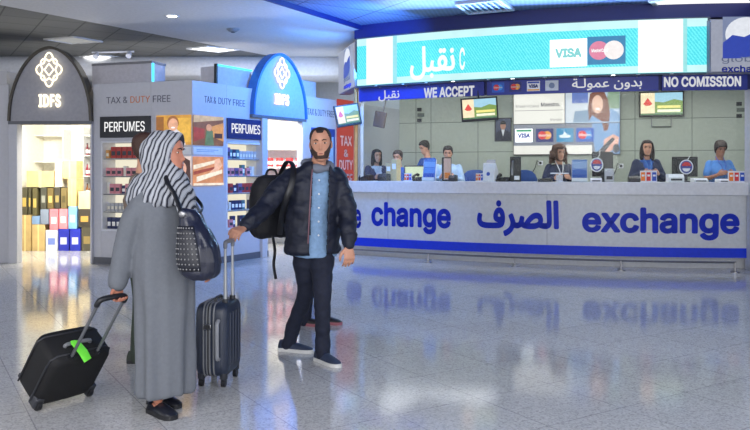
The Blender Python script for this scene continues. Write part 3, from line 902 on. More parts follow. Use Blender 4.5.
q = P(348, 115, 12.35); rates_monitor('small monitor with a landscape picture tilted on the bronze post', q, R(20), R(-6), 0.43, 0.36, R(-10),
                                      lambda t: MB().tube([V((0.05, 0.05, 0)), V((0.12, 0.22, 0.02))], 0.018, 8).build('mount_arm', M_dark, t))
q = P(479.5, 109, 11.45); rates_monitor('monitor with a landscape picture hanging under the WE ACCEPT fascia', q, R(-6), R(-5), 0.56, 0.36, R(-3.5), hang(0.42))
a = apx(661.5); q = W(a, ZP(104.5, W(a, 0).y) - 0.0, 0.10); q2 = P(661.5, 104, q.y)
mn = rates_monitor('monitor with a landscape picture on the back wall, right of the video wall', q2, WANG, R(-2), 0.78, 0.47, 0, None)
mb = MB(); mb.box((0, 0.06, 0.0), (0.3, 0.04, 0.2)); mb.build('wall_mount', M_dark, mn)
mb = MB(); mb.tube([V((-0.17, 0.05, -0.23)), V((-0.17, 0.05, -0.42)), V((0.17, 0.05, -0.42)), V((0.17, 0.05, -0.23))], 0.011, 6); mb.build('mount_bracket', M_steel, mn)
# dark tilted panel seen through the glass at the left
q = P(380, 119.5, 13.2)
t = thing('hanging_display', 'dark tilted display back hanging behind the left glass screen', 'monitor', q, R(-20)); t.rotation_euler = (0, R(12), R(-35))
mb = MB(); mb.box((0, 0, 0), (0.24, 0.04, 0.28)); mb.build('housing', mat('display_back', (92, 84, 84), 0.5), t, bevel=0.01)
mb = MB(); mb.tube([V((0, 0.03, 0)), V((0.0, 0.08, 0.3)), V((0.0, 0.08, 1.18))], 0.014, 8); mb.build('hanger_rod', M_steel, t)
# wall sockets and little marks
for px, py, lab in ((540.5, 163, 'small white wall socket left of the curly haired clerk'), (621, 166, 'small white wall socket under the video wall right corner')):
    a = apx(px); zz = ZP(py, W(a, 0).y)
    t = thing('wall_socket', lab, 'socket', W(a, zz, 0.0), WANG)
    mb = MB(); mb.box((0, -0.01, 0), (0.09, 0.02, 0.09)); mb.build('plate', M_card, t, bevel=0.004)
    mb = MB(); mb.lathe([(0.004, 0), (0.025, 0), (0.025, 0.006), (0.004, 0.006)], 14); mb.bm.transform(Matrix.Translation((0, -0.02, 0)) @ Matrix.Rotation(PI / 2, 4, 'X')); mb.build('socket_face', M_dark, t)
    mb = MB(); mb.tube([V((0, -0.02, 0)), V((-0.06, -0.06, 0.05)), V((-0.1, -0.07, -0.1)), V((-0.25, -0.05, -0.35)), V((-0.3, -0.05, -0.6))], 0.008, 6); mb.build('cable', M_dark, t)
for px, py, lab in ((419.5, 115, 'grey wall switch cluster above the two clerks at the left'), (739, 110, 'grey wall switch cluster near the counter right end')):
    a = apx(px); D = W(a, 0).y
    t = thing('wall_switch', lab, 'switch', W(a, ZP(py, D), 0), WANG)
    for k in range(3):
        mb = MB(); mb.box((0.03 if k == 1 else 0, -0.012, 0.11 * (1 - k)), (0.09 + 0.05 * (k == 1), 0.024, 0.07)); mb.build('switch_plate', M_dark if k != 1 else M_seam, t, bevel=0.004)

# ------------------------------------------------------------------ the duty free shop on the left
M_panel = mat('shop_panel_white', (190, 191, 199), 0.45, var=0.03)
M_frame = mat('shop_frame_white', (214, 216, 222), 0.4)
M_shelf = mat('shelf_white', (228, 228, 224), 0.4)
M_bronze = mat('arch_rim_bronze', (70, 66, 60), 0.35, 0.4)
M_arch = mat('arch_panel_grey', (150, 150, 158), 0.45)
M_txtgrey = mat('shop_text_grey', (92, 92, 108), 0.5)
M_txtorange = mat('shop_text_orange', (206, 120, 70), 0.5)
M_glowsign = mat('sign_glow', (255, 240, 205), 0.4, emit=1.5, var=0.02)
M_backlit = mat('cabinet_backlight', (255, 244, 218), 0.5, emit=0.6, var=0.05, scale=3)
M_kick = mat('plinth_dark', (96, 98, 106), 0.5)


class Line:
    """a straight shop front in plan: a along it, b outwards to the hall"""
    def __init__(s, A, Bp):
        s.A = V(A); s.d = (V(Bp) - s.A).normalized(); s.n = V((s.d.y, -s.d.x)); s.L = (V(Bp) - s.A).length
        s.ang = math.atan2(s.d.y, s.d.x)

    def a(s, px, b=0.0):
        k = (px - 375) / FX; o = s.A + s.n * b
        return (k * o.y - o.x) / (s.d.x - k * s.d.y)

    def p(s, a, b=0.0, z=0.0):
        q = s.A + s.d * a + s.n * b; return V((q.x, q.y, z))

    def z(s, a, py, b=0.0): return ZP(py, s.p(a, b).y)


L0 = Line((-10.5, 11.65), (-5.64, 11.55))
L1 = Line((-4.32, 11.5), (-2.68, 11.0))
L2 = Line((-2.68, 11.0), (1.0, 16.9))


def wall_with_holes(mb, a0, a1, z1, holes, thick=0.12):
    """wall piece from the front plane (local y=0) back, local coordinates"""
    xs = a0
    for h0, h1, z0, zt in sorted(holes):
        if h0 > xs: mb.span((xs, 0, 0), (h0, thick, z1))
        if z0 > 0: mb.span((h0, 0, 0), (h1, thick, z0))
        if zt < z1: mb.span((h0, 0, zt), (h1, thick, z1))
        xs = h1
    if a1 > xs: mb.span((xs, 0, 0), (a1, thick, z1))
    return mb


flat = lambda b: (lambda x, y, d: V((x, -b - d, y)))
CAB_COLS = [('gold', (190, 160, 96)), ('navy', (40, 50, 92)), ('pink', (214, 140, 150)), ('white', (226, 224, 218)), ('black', (44, 42, 46)),
            ('red', (176, 60, 56)), ('amber', (206, 150, 84)), ('teal', (70, 120, 130)), ('violet', (110, 90, 140)), ('silver', (176, 178, 184))]
ORD = ['top', 'second', 'third', 'fourth', 'lowest']
ITEMS = {}


def perfume_box(loc, rz, w, h, ci, shelf, cab):
    nm, rgb = CAB_COLS[ci]
    key = (ci, w, h)
    if key not in ITEMS:
        t = empty('perfume_box')
        mb = MB(); mb.span((-w / 2, -0.03, 0), (w / 2, 0.03, h)); mb.build('carton', mat('carton_' + nm, rgb, 0.4), t, bevel=0.003)
        mb = MB(); mb.span((-w * 0.36, -0.0315, h * 0.25), (w * 0.36, -0.029, h * 0.62)); mb.build('front_label', mat('carton_label_%d' % (ci % 3), [(232, 226, 210), (250, 248, 244), (60, 60, 70)][ci % 3], 0.4), t)
        ITEMS[key] = t
        r = t
    else:
        r = copy_tree(ITEMS[key])
    r.location = loc; r.rotation_euler = (0, 0, rz)
    tag(r, '%s perfume box on the %s shelf of the %s' % (nm, shelf, cab), 'perfume box', '%s perfume boxes, %s shelf, %s' % (nm, shelf, cab))
    return r


def cabinet(line, pxa, pxb, z0, z1, cab, label, lit=M_backlit, sign_rgb=(34, 36, 44), sign=True, px_skip=None, pal=None):
    a0, a1 = line.a(pxa), line.a(pxb); w = a1 - a0; c = (a0 + a1) / 2
    t = thing('perfume_cabinet', label, 'cabinet', line.p(c), line.ang)
    dp = 0.34
    mb = MB()
    mb.span((-w / 2, 0.0, z0), (-w / 2 + 0.025, dp, z1)); mb.span((w / 2 - 0.025, 0.0, z0), (w / 2, dp, z1))
    mb.span((-w / 2, 0.0, z1 - 0.025), (w / 2, dp, z1)); mb.span((-w / 2, 0.0, z0), (w / 2, dp, z0 + 0.03))
    mb.build('carcass', M_frame, t)
    mb = MB(); mb.span((-w / 2 + .02, dp - 0.02, z0 + .02), (w / 2 - .02, dp, z1 - .02)); mb.build('back_panel', lit, t)
    n = 5
    for k in range(n):
        z = z1 - 0.26 - k * (z1 - z0 - 0.29) / (n - 1) if n > 1 else z0
        if k < n - 1:
            mb = MB(); mb.span((-w / 2 + .025, 0.02, z - 0.02), (w / 2 - .025, dp - .02, z)); s = mb.build('shelf', M_shelf, t)
            mb = MB(); mb.span((-w / 2 + .03, 0.016, z - 0.018), (w / 2 - .03, 0.02, z - 0.004)); mb.build('price_strip', M_kick, s)
        else: z = z0 + 0.03
        x = -w / 2 + 0.05; row = random.choice(pal or range(10))
        while x < w / 2 - 0.06:
            ci = row if random.random() < 0.55 else random.choice(pal or range(10))
            bw_ = [0.058, 0.072, 0.088][ci % 3]; bh = [0.125, 0.15, 0.175][(ci + k) % 3]
            if random.random() < 0.9:
                perfume_box(line.p(c + x + bw_ / 2, -0.08 - 0.03 * (ci % 2), z), line.ang, bw_, bh, ci, ORD[k], cab)
            x += bw_ + 0.009
    if sign:
        sz0, sz1 = z1 + 0.05, z1 + 0.37
        s = thing('perfumes_sign', 'dark PERFUMES sign above the ' + cab, 'sign', line.p(c, 0.0, sz0), line.ang)
        mb = MB(); mb.span((-w / 2, -0.03, 0), (w / 2, -0.001, sz1 - sz0)); mb.build('sign_board', mat('sign_dark_%d' % sum(sign_rgb), sign_rgb, 0.35), s, bevel=0.004)
        mb = MB(); letters(mb, 'PERFUMES', flat(0.03), -w * 0.4, w * 0.4, 0.09, 0.24, 0.0, 0, 0.006); mb.build('lettering', mat('sign_letters', (240, 240, 240), 0.4, emit=0.8), s, smooth=False)
    return a0, a1


# wall pieces
h1 = (L1.a(101), L1.a(151))
w1 = thing('shop_front_panel', 'pale TAX & DUTY FREE front panel between the left arch and the corner', 'shop front', L1.p(0), L1.ang)
mb = MB(); wall_with_holes(mb, 0, L1.L, 2.75, [(h1[0], h1[1], 0.5, 1.87)]); mb.build('panel', M_panel, w1, bevel=0.006)
mb = MB(); mb.span((0.02, -0.012, 0), (L1.L - 0.02, 0.0, 0.1)); mb.build('plinth', M_kick, w1)
z = 2.75; a = L1.a
mb = MB(); letters(mb, 'TAX &', flat(0.0), a(106.5), a(127.5), 2.44, 2.54, 0.0); mb.build('lettering', M_txtgrey, w1, smooth=False)
mb = MB(); letters(mb, 'FREE', flat(0.0), a(153), a(170.5), 2.44, 2.54, 0.0); mb.build('lettering', M_txtgrey, w1, smooth=False)
mb = MB(); letters(mb, 'DUTY', flat(0.0), a(130.5), a(150), 2.44, 2.54, 0.0); mb.build('lettering', M_txtorange, w1, smooth=False)
mb = MB(); mb.span((a(86), 0.14, 2.7), (a(146.5), 0.5, 3.05)); o = mb.build('raised_board', mat('raised_board_grey', (184, 182, 190), 0.6, bump=0.3), w1, bevel=0.004)
mb = MB(); mb.span((a(86), 0.13, 3.05), (a(146.5) + .01, 0.51, 3.085)); mb.build('board_edging', mat('board_edge_grey', (120, 120, 126), 0.5), o)
mb = MB(); mb.span((a(146.5) + .002, 0.13, 2.76), (a(146.5) + 0.03, 0.16, 3.05)); mb.build('neon_edge', mat('neon_cyan', (70, 200, 255), 0.4, emit=1.6), o)

h2 = (L2.a(226.5), L2.a(262)); hd = (L2.a(268), L2.a(303)); h3 = (L2.a(311), L2.a(334))
w2 = thing('shop_front_panel', 'blue-lit TAX & DUTY FREE front panel receding right from the corner', 'shop front', L2.p(0), L2.ang)
mb = MB(); wall_with_holes(mb, 0.0, L2.L, 2.75, [(h2[0], h2[1], 0.5, 1.87), (hd[0], hd[1], 0, 2.29)]); mb.build('panel', M_panel, w2, bevel=0.006)
mb = MB(); mb.span((0.02, -0.012, 0), (hd[0], 0.0, 0.1)); mb.build('plinth', M_kick, w2)
a = L2.a
mb = MB(); letters(mb, 'TAX &', flat(0.0), a(204.5), a(216), 2.44, 2.54, 0.0); mb.build('lettering', M_txtgrey, w2, smooth=False)
mb = MB(); letters(mb, 'FREE', flat(0.0), a(233), a(245), 2.44, 2.54, 0.0); mb.build('lettering', M_txtgrey, w2, smooth=False)
mb = MB(); letters(mb, 'DUTY', flat(0.0), a(218.5), a(231), 2.44, 2.54, 0.0); mb.build('lettering', M_txtgrey, w2, smooth=False)
mb = MB(); letters(mb, 'TAX & DUTY FREE', flat(0.0), a(307.5), a(334), 2.42, 2.54, 0.0); mb.build('lettering', M_txtgrey, w2, smooth=False)
mb = MB(); mb.span((a(299), 0.14, 2.7), (a(322), 0.5, 3.05)); mb.build('raised_board', mat('raised_board_grey', (184, 182, 190), 0.6), w2, bevel=0.004)
mb = MB(); mb.span((a(224), 0.14, 2.7), (a(258), 0.5, 3.05)); o = mb.build('raised_board', mat('raised_board_grey', (184, 182, 190), 0.6), w2, bevel=0.004)
mb = MB(); mb.span((a(224), 0.12, 3.05), (a(258), 0.16, 3.075)); mb.build('neon_edge', mat('neon_cyan', (70, 200, 255), 0.4, emit=1.6), o)
mb = MB(); mb.span((a(146.5) * 0 + a(224) - 0.03, 0.13, 2.72), (a(224), 0.18, 3.08)); mb.build('board_edging', M_bronze, o)

w0 = thing('shop_front_panel', 'pale plain front panel at the far left edge beside the left arch', 'shop front', L0.p(0), L0.ang)
mb = MB(); mb.span((0, 0, 0), (L0.L, 0.12, 2.75)); mb.span((0, 0.14, 2.7), (L0.L - 0.1, 0.5, 2.98)); mb.build('panel', M_panel, w0, bevel=0.006)

cabinet(L1, 101, 151, 0.5, 1.87, 'left white cabinet behind the woman', 'lit white perfume cabinet in the left front panel behind the woman')
cabinet(L2, 226.5, 262, 0.5, 1.87, 'cabinet left of the right arch', 'lit white perfume cabinet in the blue-lit panel left of the right arch', sign_rgb=(30, 44, 96), pal=[2, 3, 5, 7, 8, 9, 1])

# blue poster and red banner right of the second arch
a0, a1 = h3
t = thing('wall_poster', 'dark blue poster on the shop front behind the man in the jacket', 'poster', L2.p((a0 + a1) / 2, 0, 1.0), L2.ang); w_ = a1 - a0
mb = MB(); mb.span((-w_ / 2, -0.025, 0), (w_ / 2, -0.001, 1.2)); mb.build('board', mat('poster_blue', (36, 70, 150), 0.4), t, bevel=0.004)
mb = MB(); mb.span((-w_ / 2 + .06, -0.03, 0.55), (w_ / 2 - .06, -0.024, 1.05)); mb.build('print', mat('poster_pale', (150, 190, 236), 0.4), t)
a0, a1 = L2.a(336.5), L2.a(352.5); c = (a0 + a1) / 2; w_ = a1 - a0
t = thing('wall_banner', 'red TAX & DUTY banner on the shop front beside the bronze post', 'banner', L2.p(c, 0, 0.9), L2.ang)
zt = L2.z(c, 100) - 0.9
mb = MB(); mb.span((-w_ / 2, -0.03, 0), (w_ / 2, -0.001, zt)); mb.build('board', mat('banner_red', (206, 66, 46), 0.45, emit=0.42), t, bevel=0.004)  # emission added to brighten the red board, not a lamp
mb = MB(); zz = lambda y: L2.z(c, y) - 0.9
for s, y0, y1, f in (('TAX', 146, 136, .36), ('&', 157, 149.5, .14), ('DUTY', 170, 160, .42), ('FREE', 184, 174, .4)): letters(mb, s, flat(0.03), -w_ * f, w_ * f, zz(y0), zz(y1), 0.02)
mb.build('lettering', M_letter, t, smooth=False)

# the posters around the corner: four pictures


def poster(line, pxa, pxb, z0, z1, label, ground, shapes):
    a0, a1 = line.a(pxa), line.a(pxb); c = (a0 + a1) / 2; w_ = a1 - a0; h_ = z1 - z0
    t = thing('picture_poster', label, 'poster', line.p(c, 0, z0), line.ang)
    mb = MB(); mb.span((-w_ / 2, -0.02, 0), (w_ / 2, -0.001, h_)); mb.build('board', mat('poster_g_%d_%d_%d' % ground, ground, 0.4, var=0.25, scale=9, emit=0.72), t, bevel=0.003)  # emission added to brighten board and printed shapes, not a lamp
    for k, (name, pts, rgb) in enumerate(shapes):
        mb = MB(); mb.prism([((x - .5) * w_, y * h_) for x, y in pts], flat(0.02), 0, 0.002 + 0.0015 * k)
        mb.build(name, mat('poster_%d_%d_%d' % rgb, rgb, 0.4, var=0.2, scale=14, emit=0.75), t, smooth=False)
    return t


zA, zB, zC_, zD = 1.80, 2.24, 1.20, 1.63
poster(L1, 157, 191.5, zA, zB, 'poster of a smiling child in yellow light, upper left of the four', (206, 150, 60), [
    ('shelf_dark', rect(0, .22, .2, .95), (150, 96, 40)), ('bottles_gold', rect(.62, 1, .1, .9), (226, 176, 70)), ('child_shirt', [(.22, 0), (.85, 0), (.78, .35), (.6, .52), (.38, .52), (.28, .35)], (214, 212, 222)),
    ('child_hair', oval(.49, .74, .17, .24), (150, 96, 50)), ('child_face', oval(.5, .68, .14, .21), (226, 170, 140)), ('child_smile', oval(.5, .58, .06, .03), (250, 240, 235))])
poster(L2, 192.5, 222.5, zA, zB, 'poster of a shopper between store shelves, upper right of the four', (120, 84, 56), [
    ('ceiling_pale', [(0, .75), (1, .9), (1, 1), (0, 1)], (190, 170, 140)), ('shelf_red', [(0, .1), (.35, .25), (.35, .55), (0, .6)], (150, 60, 40)), ('shelf_gold', [(.6, .3), (1, .15), (1, .8), (.6, .65)], (206, 150, 84)),
    ('shelf_bottles', rect(.68, .95, .25, .42), (70, 46, 40)), ('shopper_coat', [(.36, 0), (.66, 0), (.62, .5), (.42, .5)], (92, 120, 90)), ('shopper_head', oval(.5, .6, .09, .12), (200, 150, 120))])
poster(L1, 157, 191.5, zC_, zD, 'poster of a dark haired woman, lower left of the four', (226, 206, 200), [
    ('portrait_hair', [(.55, .1), (.6, .8), (.8, .98), (.98, .85), (1, .1)], (70, 40, 36)), ('portrait_face', oval(.76, .58, .12, .22), (224, 170, 150)), ('portrait_dress', [(.5, 0), (1, 0), (.95, .2), (.6, .24)], (236, 228, 226))])
poster(L2, 192.5, 222.5, zC_, zD, 'poster of food trays in orange tones, lower right of the four', (206, 140, 96), [
    ('tray_pale', [(.0, .55), (.8, .8), (.8, .9), (0, .7)], (244, 226, 204)), ('tray_pale', [(.1, .12), (.95, .42), (.95, .55), (.1, .3)], (246, 230, 210)), ('tray_dark', [(0, .36), (.9, .62), (.9, .7), (0, .48)], (150, 70, 50)),
    ('hand_skin', [(.5, .42), (.8, .5), (.95, .7), (.85, .95), (.7, .9), (.68, .6)], (236, 186, 160)), ('base_pale', rect(0, 1, 0, .08), (238, 220, 200))])
for line, a_, b_ in ((L1, 158, 191), (L2, 193, 222)):
    a0, a1 = line.a(a_), line.a(b_); c = (a0 + a1) / 2
    t = thing('caption_board', 'pale caption strip between the upper and lower posters, ' + ('left of the corner' if line is L1 else 'right of the corner'), 'sign', line.p(c, 0, 1.66), line.ang)
    mb = MB(); mb.span((-(a1 - a0) / 2, -0.012, 0), ((a1 - a0) / 2, -0.001, 0.11)); mb.build('board', mat('caption_pale', (222, 224, 228), 0.4), t)
    mb = MB(); mb.span((-(a1 - a0) * .4, -0.0135, 0.04), ((a1 - a0) * .2, -0.0115, 0.05)); mb.span((-(a1 - a0) * .4, -0.0135, 0.065), ((a1 - a0) * .35, -0.0115, 0.075)); mb.build('caption_lines', mat('caption_ink', (150, 170, 190), 0.4), t)


# the two arches
def arch(line, pxa, pxb, name_label, jl, jr, emblem_mat, rise, dep=0.16, rim_m=None, panel_m=None, z0=2.18, joff=0.0):
    a0, a1 = line.a(pxa, 0.06), line.a(pxb, 0.06); c = (a0 + a1) / 2; W_ = (a1 - a0) / 2
    t = thing('shop_arch', name_label, 'shop arch', line.p(c, 0.06), line.ang)
    H = rise - z0

    def outline(k, n=28):
        pts = []
        for i in range(n + 1):
            s = -1 + 2 * i / n
            s = math.copysign(1 - (1 - abs(s)) ** 1.5, s) if s else 0
            tt = (1 - abs(s) ** (1 / 0.55)) ** 0.5 if abs(s) < 1 else 0
            pts.append((s * (W_ - k), z0 + tt * (H - k * 1.15)))
        return pts
    f = flat(0)
    o = outline(0); i_ = outline(0.035)
    mb = MB(); mb.prism(list(reversed(i_)), f, -0.01, -dep); mb.build('arch_panel', panel_m or M_arch, t, smooth=False)
    mb = MB()
    n = len(o); q = []
    for poly, d in ((o, 0.03), (o, -dep - .02), (i_, -dep - .02), (i_, 0.03)): q.append([mb.bm.verts.new(f(x, y, d)) for x, y in poly])
    for k in range(4):
        A_, B_ = q[k], q[(k + 1) % 4]
        for i in range(n - 1): mb.bm.faces.new((A_[i], A_[i + 1], B_[i + 1], B_[i]))
    for e in (0, -1): mb.bm.faces.new([q[k][e] for k in range(4)])
    mb.build('arch_rim', rim_m or M_bronze, t, smooth=False)
    for x0, x1 in ((-W_ + joff, -W_ + joff + jl), (W_ - jr, W_)):
        mb = MB(); mb.span((x0, 0.0, 0), (x1, dep, z0)); mb.build('jamb', M_panel, t, bevel=0.005)
    mb = MB(); mb.span((-W_, -0.002, z0 - 0.05), (W_, dep, z0)); mb.build('lintel', M_kick, t)
    # emblem: woven star of two loops round a diamond
    ex, ez, er = 0.0, z0 + H * 0.685, 0.235
    sx = 0.84
    em = None
    for nm, fnr in (('emblem', lambda th: er * (0.56 + 0.44 * abs(math.cos(2 * th)) ** 2)), ('emblem_loop', lambda th: er * (0.50 + 0.30 * abs(math.sin(2 * th)) ** 1.5)), ('emblem_core', lambda th: er * 0.36 / (abs(math.cos(th)) + abs(math.sin(th))))):
        mb = MB(); mb.tube([V((ex + sx * fnr(th) * math.cos(th), -0.03, ez + 1.1 * fnr(th) * math.sin(th))) for th in [2 * PI * k / 64 for k in range(64)]], 0.0125 if nm != 'emblem_core' else 0.011, 6, closed=True, up=V((0, 1, 0)))
        x = mb.build(nm, emblem_mat, t if em is None else em)
        em = em or x
    mb = MB(); letters(mb, 'IDFS', f, -W_ * 0.25, W_ * 0.27, z0 + H * 0.18, z0 + H * 0.36, 0.03, 0.0, 0.03, 1.12); mb.build('lettering', emblem_mat, t, smooth=False)
    return t


LA = Line((-5.64, 11.55), (-4.32, 11.5))
arch(LA, 8, 92, 'grey pointed shop arch with glowing emblem at the far left', 0.14, 0.03, M_glowsign, 3.32)
arch(L2, 252.5, 306.5, 'blue-lit pointed shop arch with glowing emblem in the middle', 0.12, 0.10, mat('sign_glow_pink', (255, 226, 226), 0.4, emit=1.3, var=0.02), 3.40, 0.14,
     mat('arch_rim_blue', (50, 110, 190), 0.35), mat('arch_panel_pale', (150, 168, 205), 0.45), 2.33, L2.a(262.6, .06) - L2.a(252.5, .06))

# shop interior shell
mb = MB(); mb.prism([(-10.5, 12.25), (-5.6, 12.15), (-4.15, 12.05), (-3.05, 11.72), (L2.p(L2.L, -.55).x, L2.p(L2.L, -.55).y), (-10.5, 17.2)], lambda x, y, d: V((x, y, d)), 2.5, 2.58); struct(mb.build('ceiling_shop', M_white, smooth=False))
M_shopw = mat('shop_wall_cream', (238, 234, 220), 0.5)
mb = MB(); mb.span((-7.2, 14.6, 0), (-3.3, 14.7, 2.5)); struct(mb.build('wall_shop', M_shopw, smooth=False))
mb = MB(); mb.span((-6.55, 11.75, 0), (-6.45, 14.6, 2.5)); struct(mb.build('wall_shop', M_shopw, smooth=False))
mb = MB(); mb.span((-3.3, 11.9, 0), (-3.22, 14.7, 2.5)); struct(mb.build('wall_shop', M_shopw, smooth=False))
mb = MB(); mb.span((-3.22, 15.0, 0), (-0.75, 15.1, 2.5)); struct(mb.build('wall_shop', M_shopw, smooth=False))

# stack of cartons inside the left shop
DB = 13.3
sx = lambda px: XP(px, DB)


def stock(name, label, x0, x1, z0, z1, rgb, dy=0.0, dep=0.34, tape=None, rz=0.0, lab=None, tilt=0.0):
    c = ((sx(x0) + sx(x1)) / 2, DB + dy + dep / 2, z0); w_ = sx(x1) - sx(x0) - 0.012; h_ = z1 - z0 - 0.002
    t = thing(name, label, 'box', c, rz); t.rotation_euler = (0, tilt, rz)
    mb = MB(); mb.span((-w_ / 2, -dep / 2, 0), (w_ / 2, dep / 2, h_)); mb.build('carton', mat('stock_%d_%d_%d' % rgb, rgb, 0.55, var=0.1, scale=8), t, bevel=0.006)
    if tape:
        mb = MB(); mb.span((-w_ * .06, -dep / 2 - .002, 0.0), (w_ * .06, -dep / 2, h_)); mb.build('tape', mat('tape_%d' % sum(tape), tape, 0.4), t)
    if lab:
        mb = MB(); mb.span((-w_ * .3, -dep / 2 - .003, h_ * .3), (w_ * .3, -dep / 2, h_ * .62)); mb.build('front_label', mat('stocklab_%d_%d_%d' % lab, lab, 0.4), t)
    return t


TAN, GOLD, OLV = (186, 158, 104), (200, 176, 122), (70, 66, 46)
TP = (226, 200, 140)
stock('carton_box', 'tall tan carton at the left end of the shop stack, on the floor', 18.6, 31.4, 0, 0.64, TAN, tape=TP)
stock('carton_box', 'lower tan carton on the shop floor, second from left in the stack', 31.6, 45, 0, 0.47, (194, 166, 112), tape=TP)
stock('gift_box', 'white box on the shop floor left of the two blue boxes', 45.3, 57.6, 0, 0.37, (226, 228, 236), lab=(120, 140, 210))
stock('gift_box', 'left blue box on the shop floor', 57.9, 69.2, 0, 0.39, (32, 44, 170), lab=(200, 206, 240))
stock('gift_box', 'right blue box on the shop floor', 69.5, 80.6, 0, 0.39, (36, 50, 180), lab=(206, 210, 240))
stock('gift_box', 'dark olive box on the shop floor at the right end of the stack', 81, 93, 0, 0.42, (80, 76, 60), lab=(150, 130, 80))
stock('gift_box', 'grey-blue box on the low carton, beside the pink boxes', 40, 48.8, 0.47, 0.74, (128, 140, 160))
stock('gift_box', 'left pink gift box standing on the white box', 49.1, 58.4, 0.371, 0.745, (226, 130, 142), lab=(250, 232, 232))
stock('gift_box', 'right pink gift box standing on the left blue box', 58.7, 67.6, 0.391, 0.745, (232, 140, 150), lab=(250, 232, 232))
stock('gift_box', 'light blue gift box standing on the right blue box', 68, 77, 0.391, 0.79, (130, 184, 236), lab=(230, 240, 250))
stock('gift_box', 'dark box with gold label on the olive box at the right', 78, 91, 0.421, 0.74, (62, 56, 48), lab=(206, 160, 80))
for k, (a, b, zz) in enumerate(((21, 27.6, .641), (28, 31.2, .641))):
    stock('gift_box', ['dark olive bottle box on the tall tan carton, left one', 'dark olive bottle box on the tall tan carton, right one'][k], a, b, zz, 1.13, OLV, lab=(190, 160, 80))
stock('display_tray', 'pale blue tray of the bottle boxes on the low tan carton', 31.5, 39.8, 0.471, 0.62, (120, 150, 190))
for k, (a, b, z0) in enumerate(((32, 37.6, .621), (40.2, 46.6, .742), (47, 53.6, .747), (54, 60.2, .747), (60.6, 66.8, .747))):
    stock('gift_box', '%s dark bottle box in the upper row of the shop stack, counted from the left' % ['first', 'second', 'third', 'fourth', 'fifth'][k], a, b, z0, 1.12 + 0.01 * (k % 2), [(86, 80, 50), (70, 70, 60), (110, 92, 50), (64, 60, 52), (120, 104, 64)][k], lab=[(200, 170, 90), (150, 150, 140), (224, 190, 110), (170, 150, 90), (90, 80, 50)][k])
stock('carton_box', 'tan carton standing on the light blue gift box', 67.3, 76.6, 0.792, 1.28, (206, 182, 126), tape=TP)
stock('carton_box', 'gold paper bag on the dark box at the right of the stack', 78, 92, 0.742, 1.06, (214, 196, 150))
stock('carton_box', 'opened tan carton lying on the bottle boxes', 26, 54, 1.135, 1.42, GOLD, tape=TP, dep=0.3)
stock('gift_box', 'white box on top of the stack behind the opened carton', 54.5, 62, 1.135, 1.62, (232, 228, 216), lab=(190, 180, 160))
stock('carton_box', 'tan carton on top of the stack at the right', 62.3, 76.8, 1.282, 1.6, (200, 176, 120), tape=TP, dep=0.3)
# wall shelf with bottles at the right inside the left shop
x0, x1 = XP(83.5, 14.3), XP(104, 14.3)
t = thing('bottle_shelf', 'white wall shelf unit of bottles inside the left shop, right of the cartons', 'shelf', ((x0 + x1) / 2, 14.4, 0)); w_ = x1 - x0
mb = MB(); mb.span((-w_ / 2, -0.16, 0), (-w_ / 2 + .02, 0.18, 2.25)); mb.span((w_ / 2 - .02, -0.16, 0), (w_ / 2, 0.18, 2.25)); mb.build('side_panel', M_frame, t)
for k, z in enumerate((0.5, 0.95, 1.33, 1.72, 2.1)):
    mb = MB(); mb.span((-w_ / 2 + .02, -0.15, z - .02), (w_ / 2 - .02, 0.18, z)); mb.build('shelf', M_shelf, t)
proto = None
for z, nm, rgb in ((1.33, 'red', (150, 40, 60)), (1.72, 'dark red', (110, 36, 52)), (0.95, 'amber', (170, 110, 60))):
    for k in range(5):
        r = empty('wine_bottle', ((x0 + x1) / 2 - w_ / 2 + 0.06 + k * 0.066, 14.33, z))
        mb = MB(); mb.lathe([(0.004, 0), (0.026, 0.0), (0.027, 0.02), (0.027, 0.13), (0.012, 0.17), (0.011, 0.215), (0.004, 0.215)], 12); mb.build('bottle_body', mat('bottle_' + nm, rgb, 0.2), r)
        mb = MB(); mb.lathe([(0.0275, 0.04), (0.0282, 0.045), (0.0282, 0.1), (0.0275, 0.105)], 12); mb.build('bottle_label', M_card, r)
        mb = MB(); mb.lathe([(0.004, 0.213), (0.0125, 0.213), (0.0125, 0.235), (0.004, 0.235)], 10); mb.build('bottle_cap', M_dark, r)
        tag(r, '%s bottle on the wall shelf inside the left shop' % nm, 'bottle', '%s bottles on the shop wall shelf' % nm)
# left side shelf inside the left shop
t = thing('bottle_shelf', 'white shelf unit inside the left shop at the left edge of the doorway', 'shelf', (-6.2, 14.35, 0))
mb = MB(); mb.span((-0.3, -0.15, 0), (-0.28, 0.2, 2.2)); mb.span((0.28, -0.15, 0), (0.3, 0.2, 2.2)); mb.build('side_panel', M_frame, t)
for z in (0.1, 0.6, 1.1, 1.6, 2.1):
    mb = MB(); mb.span((-0.28, -0.15, z - .02), (0.28, 0.2, z)); mb.build('shelf', M_shelf, t)
